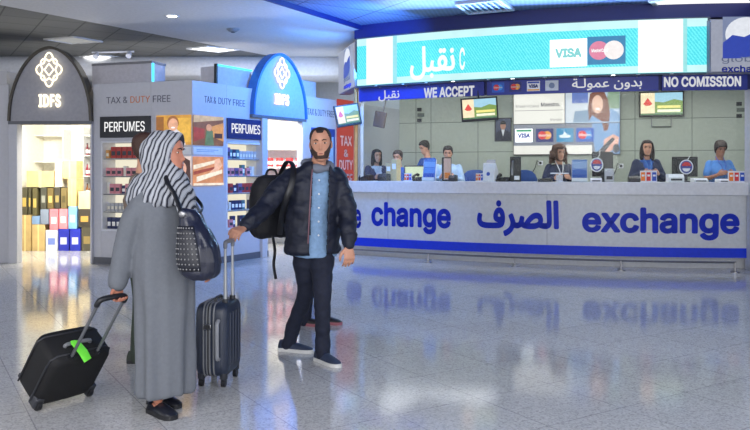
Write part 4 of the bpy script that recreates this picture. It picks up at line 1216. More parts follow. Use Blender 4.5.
# shelf seen through the second doorway
GX = XP(284, 14.4)
t = thing('gondola_shelf', 'white shelf unit seen through the doorway of the right arch', 'shelf', (GX, 14.6, 0))
mb = MB(); mb.span((-0.6, -0.2, 0), (-0.57, 0.2, 2.0)); mb.span((0.57, -0.2, 0), (0.6, 0.2, 2.0)); mb.span((-0.6, 0.18, 0), (0.6, 0.2, 2.0)); mb.build('carcass', M_frame, t)
for k, z in enumerate((0.35, 0.75, 1.15, 1.5, 1.85)):
    mb = MB(); mb.span((-0.57, -0.2, z - .025), (0.57, 0.18, z)); mb.build('shelf', M_shelf, t)
    if k in (2, 3, 1):
        for j in range(6):
            x = -0.48 + j * 0.19
            r = thing('sweet_tin', 'red and white tin on the %s behind the right arch doorway' % ['', 'lower shelf', 'middle shelf', 'upper shelf'][k], 'tin', (GX + x, 14.52, z), 0, 'tins on the %s behind the right arch' % ['', 'lower shelf', 'middle shelf', 'upper shelf'][k])
            mb = MB(); mb.lathe([(0.004, 0), (0.07, 0), (0.07, 0.17), (0.004, 0.17)], 16); mb.build('tin_body', M_red, r)
            mb = MB(); mb.lathe([(0.071, 0.05), (0.072, 0.05), (0.072, 0.11), (0.071, 0.11)], 16); mb.build('tin_band', M_card, r)

# ------------------------------------------------------------------ things on the counter
ZT = 1.25


def on_counter(name, label, cat, px, off, group=None, dz=0.0, yaw=0.0):
    q, an = at_counter(px, off, ZT + dz); return thing(name, label, cat, q, an + yaw, group)


def leaflet_holder(px, off, w, h, label, rgb, bands):
    t = on_counter('leaflet_holder', label, 'leaflet holder', px, off)
    M = Matrix.Rotation(R(-12), 4, 'X')
    mb = MB(); mb.span((-w / 2, 0, 0.01), (w / 2, 0.012, h)); mb.bm.transform(M); mb.build('leaflet', mat('leaf_%d_%d_%d' % rgb, rgb, 0.5), t)
    for z0, z1, c in bands:
        mb = MB(); mb.span((-w / 2 + .008, -0.003, z0 * h), (w / 2 - .008, 0, z1 * h)); mb.bm.transform(M); mb.build('printed_band', mat('leaf_%d_%d_%d' % c, c, 0.5), t)
    mb = MB(); mb.span((-w / 2, -0.03, 0), (w / 2, 0.1, 0.012)); mb.span((-w / 2, -0.03, 0), (w / 2, -0.024, h * .18)); mb.build('tray', mat('acrylic', (200, 208, 216), 0.2), t)
    mb = MB(); mb.span((-w / 2 - .004, 0.0, 0.0), (-w / 2, 0.02, h)); mb.span((w / 2, 0.0, 0.0), (w / 2 + .004, 0.02, h)); mb.bm.transform(M); mb.build('side_rim', M_card, t)
    return t


leaflet_holder(428.5, -0.16, 0.21, 0.36, 'blue leaflet stand on the counter in front of the two men at the left', (74, 120, 190), [(.05, .36, (44, 84, 170)), (.38, .62, (90, 140, 205)), (.66, .9, (120, 164, 215))])
leaflet_holder(579.5, -0.14, 0.22, 0.345, 'blue leaflet stand on the counter right of the curly haired clerk', (74, 120, 190), [(.05, .34, (44, 90, 176)), (.38, .55, (60, 110, 190)), (.6, .92, (140, 176, 215))])


def print_rack(px, off, label, w=0.2, h=0.17, dy=0):
    t = on_counter('leaflet_rack', label, 'leaflet rack', px, off)
    mb = MB(); mb.span((-w / 2, 0, 0), (w / 2, 0.012, h)); mb.span((-w / 2, -0.05, 0), (w / 2, 0.06, 0.012)); mb.build('rack', M_card, t)
    for k, m in enumerate((M_orange, M_red, M_bluep)):
        x = -w / 2 + w * (k + .5) / 3
        mb = MB(); mb.span((x - w * .12, -0.012, 0.02), (x + w * .12, -0.002, h * 0.86)); l = mb.build('leaflet', m, t)
        mb = MB(); mb.span((x - w * .08, -0.0135, h * .5), (x + w * .08, -0.0118, h * .66)); mb.build('leaflet_title', M_card, l)
    return t


print_rack(408, -0.1, 'small rack of leaflets left of the blue leaflet stand by the two men', 0.13, 0.13)
print_rack(479.5, -0.12, 'small rack of leaflets left of the tilted white stand', 0.12, 0.13)
print_rack(648.5, -0.1, 'rack of orange, red and blue leaflets in front of the clerk in a dark jacket', 0.235, 0.17)
print_rack(736.5, -0.1, 'rack of orange, red and blue leaflets near the right end of the counter', 0.235, 0.165)

# tilted white stand with a blue mark
t = on_counter('white_stand', 'white box stand with a slanted card and blue mark on the counter', 'stand', 489.5, -0.18, yaw=R(-12))
mb = MB(); mb.prism([(-0.06, 0), (0.12, 0), (0.12, 0.16), (0.02, 0.29), (-0.015, 0.29)], lambda y, z, d: V((d, y, z)), -0.1, 0.1); mb.build('body', M_card, t, bevel=0.006, smooth=False)
mb = MB(); mb.prism(circ(0, 0.12, 0.03), lambda x, y, d: V((x, -0.06 + y * 0.155 - .004 - d, y)), 0, 0.003); mb.build('blue_mark', M_bluep, t, smooth=False)
mb = MB(); mb.box((0, 0.05, 0.3), (0.15, 0.012, 0.09), Matrix.Rotation(R(-20), 4, 'X')); mb.build('card', M_signw, t)
# telephone
def telephone(px, off, label):
    t = on_counter('desk_telephone', label, 'telephone', px, off)
    mb = MB(); mb.prism([(-0.09, 0), (0.1, 0), (0.1, 0.07), (-0.09, 0.03)], lambda y, z, d: V((d, y, z)), -0.1, 0.1); b = mb.build('body', M_black, t, bevel=0.006, smooth=False)
    mb = MB()
    for i in range(3):
        for j in range(4): mb.box((0.02 + i * 0.025, -0.06 + j * 0.03, 0.045 + j * 0.007), (0.017, 0.02, 0.012))
    mb.build('keypad', M_dark, b)
    mb = MB(); mb.tube([V((-0.06, -0.09, 0.06)), V((-0.06, -0.07, 0.085)), V((-0.06, 0.07, 0.115)), V((-0.06, 0.1, 0.1))], [0.028, 0.02, 0.02, 0.028], 10, round_ends=True); mb.build('handset', M_black, t)
    mb = MB(); mb.tube([V((-0.1, -0.08 + .004 * k, 0.03 + 0.012 * math.sin(k * 1.6))) for k in range(24)], 0.004, 6); mb.build('cord', M_black, t)
    return t


telephone(503, -0.25, 'black desk telephone between the white stand and the black terminal')
telephone(419, -0.24, 'black desk telephone half hidden behind the blue leaflet stand at the left')


def monitor_back(px, off, w, h, label, sticker=False, yaw=0.0, z=0.0):
    t = on_counter('computer_monitor', label, 'monitor', px, off, yaw=yaw, dz=z)
    mb = MB(); mb.span((-w / 2, 0, 0.08), (w / 2, 0.03, 0.08 + h)); mb.span((-w * .36, -0.025, 0.12), (w * .36, 0.0, 0.05 + h)); mb.build('housing', M_black, t, bevel=0.008)
    mb = MB(); mb.span((-0.03, -0.02, 0.01), (0.03, 0.01, 0.14)); mb.build('neck', M_dark, t)
    mb = MB(); mb.lathe([(0.004, 0), (0.11, 0), (0.11, 0.012), (0.03, 0.02), (0.004, 0.02)], 20); mb.build('foot', M_dark, t)
    mb = MB(); mb.span((-w / 2 + .02, 0.031, 0.1), (w / 2 - .02, 0.033, 0.06 + h)); mb.build('display', mat('desk_screen', (150, 170, 200), 0.3, emit=0.5), t)
    if sticker:
        f = lambda x, y, d: V((x, -0.026 - d, y))
        sx_, sz = sticker; r = 0.11
        mb = MB(); mb.prism(circ(sx_, sz, r * 0.92, r, 28), f, 0, 0.004); s = mb.build('round_card', M_card, t, smooth=False)
        mb = MB(); mb.prism(circ(sx_, sz, r * 0.78, r * 0.86, 28), f, 0.004, 0.006); mb.build('card_ring', mat('ring_blue', (60, 70, 150), 0.5), s, smooth=False)
        mb = MB(); mb.prism(circ(sx_, sz + .015, r * 0.6, r * 0.55, 24, R(0), R(180)), f, 0.006, 0.008); mb.build('card_upper', M_red, s, smooth=False)
        mb = MB(); mb.prism(circ(sx_, sz - .02, r * 0.5, r * 0.45, 24, R(180), R(360)), f, 0.006, 0.008); mb.build('card_lower', M_card, s, smooth=False)
        mb = MB(); mb.tube([V((sx_ + .02, -0.03, sz + r)), V((sx_ + .05, -0.028, sz + r + .05)), V((sx_ + .06, 0.0, 0.085 + h))], 0.005, 6); mb.build('hanger', M_card, s)
    return t


monitor_back(685, -0.4, 0.37, 0.3, 'black monitor with a round hanging card between the two right clerks', (0.01, 0.225))
monitor_back(603, -0.42, 0.33, 0.38, 'tall black monitor beside the right blue leaflet stand', (-0.11, 0.26), R(18))
# slim card terminal / screen on edge
t = on_counter('card_terminal', 'tall black card terminal on the counter left of the curly haired clerk', 'terminal', 515.5, -0.3, yaw=R(10))
mb = MB(); mb.prism([(-0.05, 0), (0.06, 0), (0.03, 0.39), (-0.0, 0.39)], lambda y, z, d: V((d, y, z)), -0.085, 0.085); b = mb.build('body', M_black, t, bevel=0.01, smooth=False)
mb = MB(); mb.tube([V((-0.05, -0.07, 0.1)), V((-0.05, -0.06, 0.2)), V((-0.04, -0.045, 0.33))], [0.018, 0.022, 0.016], 8); mb.build('handset', M_steel, t)
mb = MB(); mb.span((-0.02, -0.062, 0.03), (0.06, -0.04, 0.09)); mb.build('keypad', M_card, t)
# tall narrow photo stand near the man in pale shirt
t = on_counter('roll_stand', 'tall narrow orange and beige card stand in front of the man in a pale shirt', 'card stand', 446.5, -0.2)
mb = MB(); mb.span((-0.08, 0, 0.0), (0.08, 0.015, 0.385)); b = mb.build('frame', M_black, t)
mb = MB(); mb.span((-0.045, -0.004, 0.03), (0.075, 0, 0.37)); mb.build('card', mat('card_beige', (222, 178, 150), 0.5), t)
mb = MB(); mb.span((-0.03, -0.006, 0.05), (0.06, -0.003, 0.14)); mb.build('card_print', M_orange, t)
mb = MB(); mb.span((-0.09, -0.05, 0), (0.09, 0.07, 0.012)); mb.build('foot', M_dark, t)
# beige box pile by the dark haired woman at the left
for k, (px, h, lab) in enumerate(((388.5, 0.30, 'tan document box on the counter by the leftmost clerk'), (394, 0.36, 'taller tan document box on the counter by the leftmost clerk'))):
    t = on_counter('document_box', lab, 'box', px, -0.3)
    mb = MB(); mb.span((-0.05, 0, 0), (0.05, 0.16, h)); mb.build('case', mat('tan_box', (196, 176, 132), 0.6), t, bevel=0.005)
    mb = MB(); mb.span((-0.035, -0.003, h * .55), (0.035, 0, h * .8)); mb.build('label_card', M_card, t)
# computer screen behind, facing the two men
t = on_counter('computer_monitor', 'monitor with a pale yellow screen turned to the hall behind the blue leaflet stand', 'monitor', 419, -0.57, dz=-0.28, yaw=R(10))
mb = MB(); mb.span((-0.26, 0, 0.1), (0.26, 0.03, 0.54)); mb.build('housing', M_dark, t, bevel=0.006)
mb = MB(); mb.span((-0.24, -0.003, 0.12), (0.24, 0, 0.52)); mb.build('display', mat('pale_screen', (206, 220, 190), 0.3, emit=0.7), t)
mb = MB(); mb.span((-0.04, 0.0, 0.0), (0.04, 0.04, 0.14)); mb.span((-0.12, -0.08, 0), (0.12, 0.1, 0.015)); mb.build('stand', M_dark, t)
# banknote counter, receipt printer, keyboard, low things
def small_machine(px, off, w, h, name, label, cat, m, slot=M_dark, d=0.18):
    t = on_counter(name, label, cat, px, off)
    mb = MB(); mb.prism([(-d / 2, 0), (d / 2, 0), (d / 2, h), (-d / 4, h), (-d / 2, h * .6)], lambda y, z, k: V((k, y, z)), -w / 2, w / 2); mb.build('body', m, t, bevel=0.006, smooth=False)
    mb = MB(); mb.span((-w * .36, -d / 2 - .004, h * .2), (w * .36, -d / 2 + .002, h * .45)); mb.build('front_slot', slot, t)
    mb = MB(); mb.box((w * .2, 0.02, h + .003), (w * .3, d * .3, 0.008)); mb.build('key_row', M_seam, t)
    return t


small_machine(675, -0.2, 0.22, 0.12, 'banknote_counter', 'pale banknote counter with dark windows left of the monitor with a round card', 'machine', M_card)
small_machine(699, -0.2, 0.2, 0.06, 'card_reader', 'low white card reader right of the monitor with a round card', 'machine', M_card)
small_machine(609, -0.16, 0.12, 0.2, 'receipt_printer', 'grey receipt printer right of the tall black monitor', 'printer', mat('printer_grey', (186, 190, 190), 0.5))
small_machine(596, -0.12, 0.16, 0.06, 'card_reader', 'low white card reader in front of the tall black monitor', 'machine', M_card)
small_machine(634, -0.18, 0.16, 0.09, 'banknote_tray', 'black tray left of the orange and blue leaflet rack', 'tray', M_black)
small_machine(545, -0.2, 0.2, 0.05, 'banknote_tray', 'low black tray left of the curly haired clerk', 'tray', M_black)
small_machine(453, -0.14, 0.1, 0.1, 'card_reader', 'small grey card reader by the tall orange card stand', 'machine', M_dark)
small_machine(384, -0.2, 0.16, 0.12, 'receipt_printer', 'dark receipt printer at the left end of the counter', 'printer', M_dark)
small_machine(366, -0.2, 0.2, 0.1, 'banknote_counter', 'dark banknote counter beside the bronze post', 'machine', M_black)
small_machine(722, -0.16, 0.14, 0.05, 'pen_tray', 'low white tray left of the right end leaflet rack', 'tray', M_card)
# white swing arm in front of the curly haired clerk
t = on_counter('microphone_stand', 'white flat topped stand in front of the curly haired clerk', 'stand', 559.5, -0.17)
mb = MB(); mb.lathe([(0.004, 0), (0.06, 0), (0.06, 0.01), (0.015, 0.02), (0.015, 0.12), (0.004, 0.12)], 14); mb.build('base', M_card, t)
mb = MB(); mb.box((0, 0, 0.13), (0.27, 0.08, 0.02)); mb.build('top_plate', M_card, t, bevel=0.004)
mb = MB(); mb.box((0.0, -0.03, 0.06), (0.1, 0.02, 0.09)); mb.build('card', M_signw, t)


# blue office chairs behind the counter
def office_chair(px, off, label):
    q, an = at_counter(px, off, 0.2)
    t = thing('office_chair', label, 'chair', q, an + R(20))
    mb = MB()
    mb.loft([[V((x * s, 0.2 + 0.05 * (1 - (x / .25) ** 2) * 0 + b, z)) for x, b in ((-.24, 0), (-.2, -.03), (0, -.045), (.2, -.03), (.24, 0), (.2, .03), (0, .045), (-.2, .03))]
             for z, s in ((0.78, .55), (0.84, .85), (0.95, 1), (1.08, 1), (1.16, .86), (1.215, .6), (1.235, .3))])
    mb.build('backrest', M_chair, t)
    mb = MB(); mb.loft([[V((0.25 * s * math.cos(k * PI / 8), 0.25 * s * math.sin(k * PI / 8) - .05, z)) for k in range(16)] for z, s in ((0.66, .8), (0.68, 1), (0.73, 1), (0.75, .85))]); mb.build('seat', M_chair, t)
    mb = MB(); mb.tube([V((0, 0.1, 0.66)), V((0, 0.26, 0.66)), V((0, 0.27, 0.9))], 0.02, 8); mb.build('back_support', M_black, t)
    mb = MB(); mb.tube([V((0, -.05, 0.06)), V((0, -.05, 0.67))], 0.03, 10); mb.build('gas_lift', M_black, t)
    for k in range(5):
        a = 2 * PI * k / 5; e = V((0.27 * math.cos(a), 0.27 * math.sin(a) - .05, 0.05))
        mb = MB(); mb.tube([V((0, -.05, 0.09)), e], [0.03, 0.02], 8); l = mb.build('base_leg', M_black, t)
        mb = MB(); mb.ell(e - V((0, 0, 0.02)), (0.03, 0.02, 0.03)); mb.build('castor', M_black, l)
    return t


office_chair(476.5, -0.95, 'blue office chair behind the counter, left of the white box stand')
office_chair(525.5, -0.95, 'blue office chair behind the counter, right of the black card terminal')

# ------------------------------------------------------------------ people
SK_MAN = mat('skin_olive', (196, 142, 116), 0.5, var=0.05, scale=30)
SK_WOM = mat('skin_light', (186, 122, 98), 0.5, var=0.05, scale=30)
SK_STAFF = mat('skin_warm', (198, 146, 118), 0.5, var=0.05, scale=30)
M_hair = mat('hair_black', (26, 22, 22), 0.55, bump=0.5, bscale=180)
M_hairbrown = mat('hair_brown', (66, 42, 32), 0.55, bump=0.5, bscale=150)
M_hairdark = mat('hair_dark_brown', (40, 28, 26), 0.55, bump=0.5, bscale=160)
M_eye = mat('eye_white', (216, 208, 200), 0.25)
M_iris = mat('eye_iris', (36, 24, 18), 0.2)
M_lip = mat('lips', (168, 96, 88), 0.45)

HP = [(-0.118, -0.066, -0.034, 0.014), (-0.113, -0.082, -0.018, 0.027), (-0.100, -0.091, 0.004, 0.040), (-0.078, -0.092, 0.036, 0.052),
      (-0.050, -0.090, 0.064, 0.061), (-0.020, -0.087, 0.083, 0.067), (0.010, -0.086, 0.094, 0.071), (0.042, -0.090, 0.099, 0.074),
      (0.070, -0.083, 0.096, 0.072), (0.092, -0.066, 0.082, 0.062), (0.107, -0.042, 0.060, 0.046), (0.115, -0.016, 0.034, 0.026), (0.1185, 0.006, 0.012, 0.006)]


def hprof(z):
    for i in range(len(HP) - 1):
        a, b = HP[i], HP[i + 1]
        if z <= b[0] or i == len(HP) - 2:
            f = min(max((z - a[0]) / (b[0] - a[0]), 0), 1)
            return [a[k] + (b[k] - a[k]) * f for k in (1, 2, 3)]


def hpt(z, a):
    """point of the head surface; a=0 is the front (-Y), a>0 towards +X"""
    yf, yb, hw = hprof(z); yc = (yf + yb) / 2; hd = (yb - yf) / 2
    s, c = math.sin(a), math.cos(a); e = 2 / 2.1
    x = hw * math.copysign(abs(s) ** e, s); y = yc - hd * math.copysign(abs(c) ** e, c)
    if c > 0:
        def g(x0, z0, sx, sz): return math.exp(-((x - x0) / sx) ** 2 - ((z - z0) / sz) ** 2)
        y -= 0.020 * g(0, -0.030, .0125, .013) + 0.012 * g(0, -0.008, .0095, .022) + 0.004 * g(0.03, 0.03, .024, .009) + 0.004 * g(-0.03, 0.03, .024, .009)
        y += 0.009 * (g(0.031, 0.008, .017, .013) + g(-0.031, 0.008, .017, .013))
        y -= 0.005 * g(0, -0.066, .02, .009) + 0.004 * g(0, -0.1, .018, .012) - 0.003 * g(0, -0.083, .02, .006)
        y -= 0.004 * (g(0.043, -0.022, .018, .02) + g(-0.043, -0.022, .018, .02))
    return V((x, y, z))


ZS = [-0.118 + 0.2365 * k / 40 for k in range(41)]


def head_solid(mb, M, off=None, na=44):
    rings = []
    for z in ZS:
        ring = []
        for k in range(na):
            a = -PI + 2 * PI * k / na; p = hpt(z, a)
            if off:
                d = off(z, abs(a), p); c = V((0, 0.004, 0.0 if z > 0.03 else z * 0.75)); q = p - c
                p = p + q.normalized() * d
            ring.append(M @ p)
        rings.append(ring)
    return mb.loft(rings)


def hand(mb, wrist, d, n, side, curl=0.5, s=1.0, spread=0.05, thumb=0.6):
    """d: finger direction, n: palm normal (the way fingers curl), side: +1 when the thumb is on d x n side"""
    d = V(d).normalized(); n = V(n); n = (n - d * n.dot(d)).normalized(); l = d.cross(n) * side     # towards the thumb
    w = V(wrist)
    rings = []
    for t, hw, hh in ((-0.015, .026, .019), (0.0, .026, .018), (0.03, .034, .017), (0.06, .040, .015), (0.083, .041, .013), (0.09, .036, .009)):
        rings.append([w + d * t * s + l * (hw * math.cos(2 * PI * k / 14)) * s + n * (hh * math.sin(2 * PI * k / 14)) * s for k in range(14)])
    mb.loft(rings)
    for i, (lat, ln, r) in enumerate(((0.031, .072, .0088), (0.0105, .080, .0090), (-0.0105, .074, .0086), (-0.031, .058, .0076))):
        p = w + d * 0.076 * s + l * lat * s; ang = 0.12; pts = [p]
        fd = (d + l * (lat * spread / 0.03)).normalized()
        for seg, f in enumerate((0.45, 0.32, 0.25)):
            ang += curl * (0.85, 1.0, 0.7)[seg]
            p = p + (fd * math.cos(ang) + n * math.sin(ang)) * ln * f * s; pts.append(p)
        mb.tube(pts, [r * s, r * .97 * s, r * .9 * s, r * .75 * s], 8, round_ends=True)
    p0 = w + d * 0.022 * s + l * 0.026 * s
    td = (d * 0.62 + l * 0.7 + n * 0.3 * thumb).normalized()
    p1 = p0 + td * 0.036 * s; p2 = p1 + (td * 0.5 + d * 0.7 + n * 0.5 * thumb).normalized() * 0.03 * s; p3 = p2 + (d * 0.7 + n * 0.8 * thumb - l * 0.2).normalized() * 0.024 * s
    mb.tube([w + d * .005 * s + l * .012 * s, p0, p1, p2, p3], [.015 * s, .0135 * s, .0115 * s, .0102 * s, .0085 * s], 8, round_ends=True)


def ering(c, lat, fwd, rx, ry, n=24, p=2.3):
    e = 2 / p; out = []
    for k in range(n):
        a = 2 * PI * k / n; co, si = math.cos(a), math.sin(a)
        out.append(c + lat * rx * math.copysign(abs(co) ** e, co) + fwd * ry * math.copysign(abs(si) ** e, si))
    return out


def fwd_of(psi): return V((math.sin(R(psi)), -math.cos(R(psi)), 0))
def lat_of(psi): return V((math.cos(R(psi)), math.sin(R(psi)), 0))      # towards the person's left


def bez(pts, n):
    """points along a smooth path through pts"""
    out = []
    P_ = [V(p) for p in pts]
    for i in range(len(P_) - 1):
        p0 = P_[max(i - 1, 0)]; p1 = P_[i]; p2 = P_[i + 1]; p3 = P_[min(i + 2, len(P_) - 1)]
        for k in range(n):
            t = k / n
            out.append(0.5 * ((2 * p1) + (p2 - p0) * t + (2 * p0 - 5 * p1 + 4 * p2 - p3) * t * t + (3 * p1 - p0 - 3 * p2 + p3) * t ** 3))
    out.append(P_[-1]); return out


def torso_rings(J, g=0.0, upto='neck'):
    """rings from the crotch to the neck; g inflates"""
    psi_h, psi_s = J['psi_h'], J['psi_s']; k = J.get('k', 1.0)
    hip = (J['hipR'] + J['hipL']) / 2; sh = (J['shR'] + J['shL']) / 2
    hw = (J['shR'] - J['shL']).length / 2; f = J.get('fem', 0)
    spec = [(-0.09, .10, .085), (-0.05, .150, .115), (0.02, .168, .125), (0.14, .155 - .005 * f, .115), (0.30, .140 - .008 * f, .104), (0.50, .148, .112 + .012 * f), (0.68, .158, .116 + .02 * f), (0.84, .165, .105), (0.93, hw * .98, .085), (1.01, hw * .72, .066), (1.07, .082, .060), (1.12, .058, .058)]
    L_ = sh - hip; rings = []
    for t, rx, ry in spec:
        ps = psi_h + (psi_s - psi_h) * min(max(t, 0), 1)
        c = hip + L_ * t
        if t > 1.0: c = sh.lerp(J['neck'], (t - 1) / 0.12) if t < 1.12 else J['neck']
        rings.append(ering(c, lat_of(ps), fwd_of(ps), rx * k + g, ry * k + g))
    return rings


def HM(J):
    return Matrix.Translation(J['head']) @ Matrix.Rotation(R(J['psi_f']), 4, 'Z') @ Matrix.Rotation(R(J.get('pitch', 0)), 4, 'X') @ Matrix.Rotation(R(J.get('roll', 0)), 4, 'Y') @ Matrix.Scale(J.get('hs', 1.0), 4)


def body_mesh(J, voxel, hands=None):
    k = J.get('k', 1.0); mb = MB()
    H = HM(J); head_solid(mb, H)
    for s in (-1, 1):        # ears
        mb.ell(H @ V((s * 0.074, 0.012, -0.004)), (0.008, 0.017, 0.030), H.to_3x3() @ Matrix.Rotation(R(-12), 3, 'X'), 10, 8)
    mb.tube([J['neck'] - V((0, 0, .03)), J['neck'] + (J['head'] - J['neck']) * 0.3, H @ V((0, 0.03, -0.045))], [.060 * k, .054 * k, .052 * k], 14)
    mb.loft(torso_rings(J, -0.012))
    for s in 'RL':
        sh, el, wr = J['sh' + s], J['el' + s], J['wr' + s]
        mb.tube([sh, sh.lerp(el, .3), el, el.lerp(wr, .3), wr], [.034 * k, .042 * k, .037 * k, .036 * k, .025 * k], 12, round_ends=True)
        hp, kn, an = J['hip' + s], J['kn' + s], J['an' + s]
        mb.tube([hp, hp.lerp(kn, .4), kn, kn.lerp(an, .3), an], [.080 * k, .072 * k, .052 * k, .050 * k, .034 * k], 12, round_ends=True)
        fd = fwd_of(J['ft' + s]); an = J['an' + s]; g = J['ground']
        a0 = V((an.x, an.y, g))
        mb.tube([a0 - fd * .045 + V((0, 0, .036)), a0 + V((0, 0, .04)), a0 + fd * .08 + V((0, 0, .026)), a0 + fd * .13 + V((0, 0, .02))], [.024, .026, .022, .014], 10, round_ends=True)
        hd = (hands or {}).get(s)
        if hd: hand(mb, wr, **hd)
        else:
            d = (wr - el).normalized(); hand(mb, wr, d, fwd_of(J['psi_s']) * -0.2 + (lat_of(J['psi_s']) * (1 if s == 'R' else -1)), 1 if s == 'R' else -1, 0.35)
    mb.remesh(voxel, 2)
    return mb


def add_face(t, J, detail=True, parts=True):
    H = HM(J)
    for s in (-1, 1):
        p = H @ V((s * 0.031, hpt(0.008, s * 0.36).y - 0.0005, 0.008)); R3 = H.to_3x3()
        if detail:
            mb = MB(); mb.ell(p, (0.0125, 0.0055, 0.0048), R3, 12, 8); e = mb.build('eye', M_eye, t, True)
            mb = MB(); mb.ell(p + R3 @ V((0, -0.0035, 0)), (0.0062, 0.004, 0.0058), R3, 10, 6); mb.build('iris', M_iris, e, True)
        else:
            mb = MB(); mb.ell(p, (0.0135, 0.007, 0.0075), R3, 10, 6); mb.build('eye', M_iris, t, True)
        mb = MB(); mb.tube([H @ (hpt(0.026, s * 0.16) + V((0, -0.002, 0))), H @ (hpt(0.033, s * 0.36) + V((0, -0.003, 0))), H @ (hpt(0.028, s * 0.62) + V((0, -0.002, 0)))], [0.0035, 0.0042, 0.0025] if detail else [0.005, 0.006, 0.004], 6); mb.build('eyebrow', M_hair, t, True)
    mb = MB()
    mb.tube([H @ (hpt(-0.064, a) + V((0, -0.001, 0))) for a in (-.24, -.12, 0, .12, .24)], [0.002, 0.0045, 0.005, 0.0045, 0.002], 8); mb.build('lips', M_lip, t, True)


def limb_cloth(mb, pts, radii, n=16): mb.tube(bez(pts, 4), interp(radii, len(pts), 4), n, round_ends=True)


def interp(r, npts, n):
    out = []
    for i in range(npts - 1):
        for k in range(n): out.append(r[i] + (r[i + 1] - r[i]) * k / n)
    out.append(r[-1]); return out


def folds(amp, freq, seed=0, aniso=(1, 1, .35)):
    def f(co, n):
        p = V((co.x * aniso[0], co.y * aniso[1], co.z * aniso[2])) * freq + V((seed, seed * 2.1, 0))
        return amp * noise.noise(p) + amp * 0.5 * noise.noise(p * 2.3)
    return f


def shoe(t, an, psi, m, sole_m, ln=0.285, ground=0.0, heel=-0.075, high=0.085, pitch=0.0, name='shoe'):
    f, l = fwd_of(psi), lat_of(psi); a = V((an.x, an.y, ground)); rings = []
    for q, hw, top in ((0.0, .026, .06), (0.03, .036, high), (0.3, .038, high), (0.45, .041, .072), (0.68, .046, .056), (0.86, .042, .045), (0.96, .030, .034), (1.0, .014, .024)):
        c = a + f * (heel + ln * q) + V((0, 0, max(0, 0.0)))
        rings.append([c + l * hw * x + V((0, 0, 0.018 + (top - .018) * z)) for x, z in ((-1, 0), (-1.0, .35), (-.8, .75), (-.4, .98), (0, 1), (.4, .98), (.8, .75), (1.0, .35), (1, 0), (0, -.02))])
    mb = MB(); mb.loft(rings); s = mb.build(name, m, t, True, ang=60)
    rings = []
    for q, hw in ((-.01, .022), (0.03, .040), (0.3, .041), (0.45, .044), (0.68, .050), (0.86, .046), (0.96, .033), (1.01, .015)):
        c = a + f * (heel + ln * q); rings.append([c + l * hw + V((0, 0, .0)), c + l * hw + V((0, 0, .026)), c - l * hw + V((0, 0, .026)), c - l * hw])
    mb = MB(); mb.loft(rings); mb.build('sole', sole_m, s, True)
    return s


def hair_cap(t, J, m, d=0.012, low=-0.01, fringe=0.07, back=-0.06, inner=-0.014, rec=0.0):
    """hair grown from the head surface: above the hairline it stands out, elsewhere it sinks below the skin"""
    H = HM(J)

    def off(z, a, p):
        line = fringe - 0.02 * math.cos(a * 2) * 0 if a < 0.65 else (fringe + (low - fringe) * min((a - 0.65) / 0.75, 1) if a < 1.4 else low + (back - low) * min((a - 1.4) / 0.7, 1))
        if rec and 0.3 < a < 0.85: line += rec * math.sin((a - 0.3) / 0.55 * PI)
        k = min(max((z - line) / 0.012 + 0.5, 0), 1)
        return inner + (d - inner) * k
    mb = MB(); head_solid(mb, H, off, 56)
    return mb.build('hair', m, t, True)


# ---- man in the dark jacket --------------------------------------------------
man = thing('person', 'person in a dark navy jacket and jeans walking, one hand on the upright blue suitcase', 'person', (-0.46, 5.62, 0))
J = dict(head=V((-0.402, 5.56, 1.605)), psi_f=2, pitch=2, roll=-3, hs=1.07, neck=V((-0.425, 5.60, 1.43)), psi_s=22, psi_h=42, ground=0.0,
         shR=V((-0.625, 5.54, 1.365)), shL=V((-0.285, 5.68, 1.375)), elR=V((-0.79, 5.38, 1.15)), wrR=V((-0.905, 5.17, 1.015)), elL=V((-0.205, 5.60, 1.09)), wrL=V((-0.19, 5.47, 0.86)),
         hipR=V((-0.535, 5.62, 0.90)), hipL=V((-0.405, 5.70, 0.90)), knR=V((-0.53, 5.72, 0.47)), anR=V((-0.68, 5.87, 0.10)), knL=V((-0.385, 5.50, 0.49)), anL=V((-0.385, 5.53, 0.10)), ftR=72, ftL=38)
GRIP = V((-0.972, 5.02, 0.945))
hands = {'R': dict(d=GRIP + V((0.0, -0.005, 0.03)) - J['wrR'], n=V((-0.35, -0.1, -1)), side=-1, curl=0.62, s=1.02, thumb=0.8),
         'L': dict(d=V((0.06, -0.2, -1)), n=V((-.45, .9, 0)), side=-1, curl=0.42, s=1.1, thumb=0.5)}
body_mesh(J, 0.0056, hands).build('body', SK_MAN, man, True)
add_face(man, J)
hair_cap(man, J, mat('hair_cropped', (44, 34, 32), 0.7, bump=0.4, bscale=300), 0.0035, 0.0, 0.074, -0.055, rec=0.02)
H = HM(J)


def beard_off(z, a, p):
    line = -0.052 if a < 0.25 else (-0.052 + 0.062 * min((a - 0.25) / 1.0, 1) ** 1.6)
    k = min(max((line - z) / 0.01 + 0.5, 0), 1)
    if a > 1.55: k *= max(0, 1 - (a - 1.55) / 0.15)
    if -0.074 < z < -0.056 and a < 0.32: k = 0
    return -0.010 + (0.0125 - (0.004 if z < -0.1 else 0)) * k


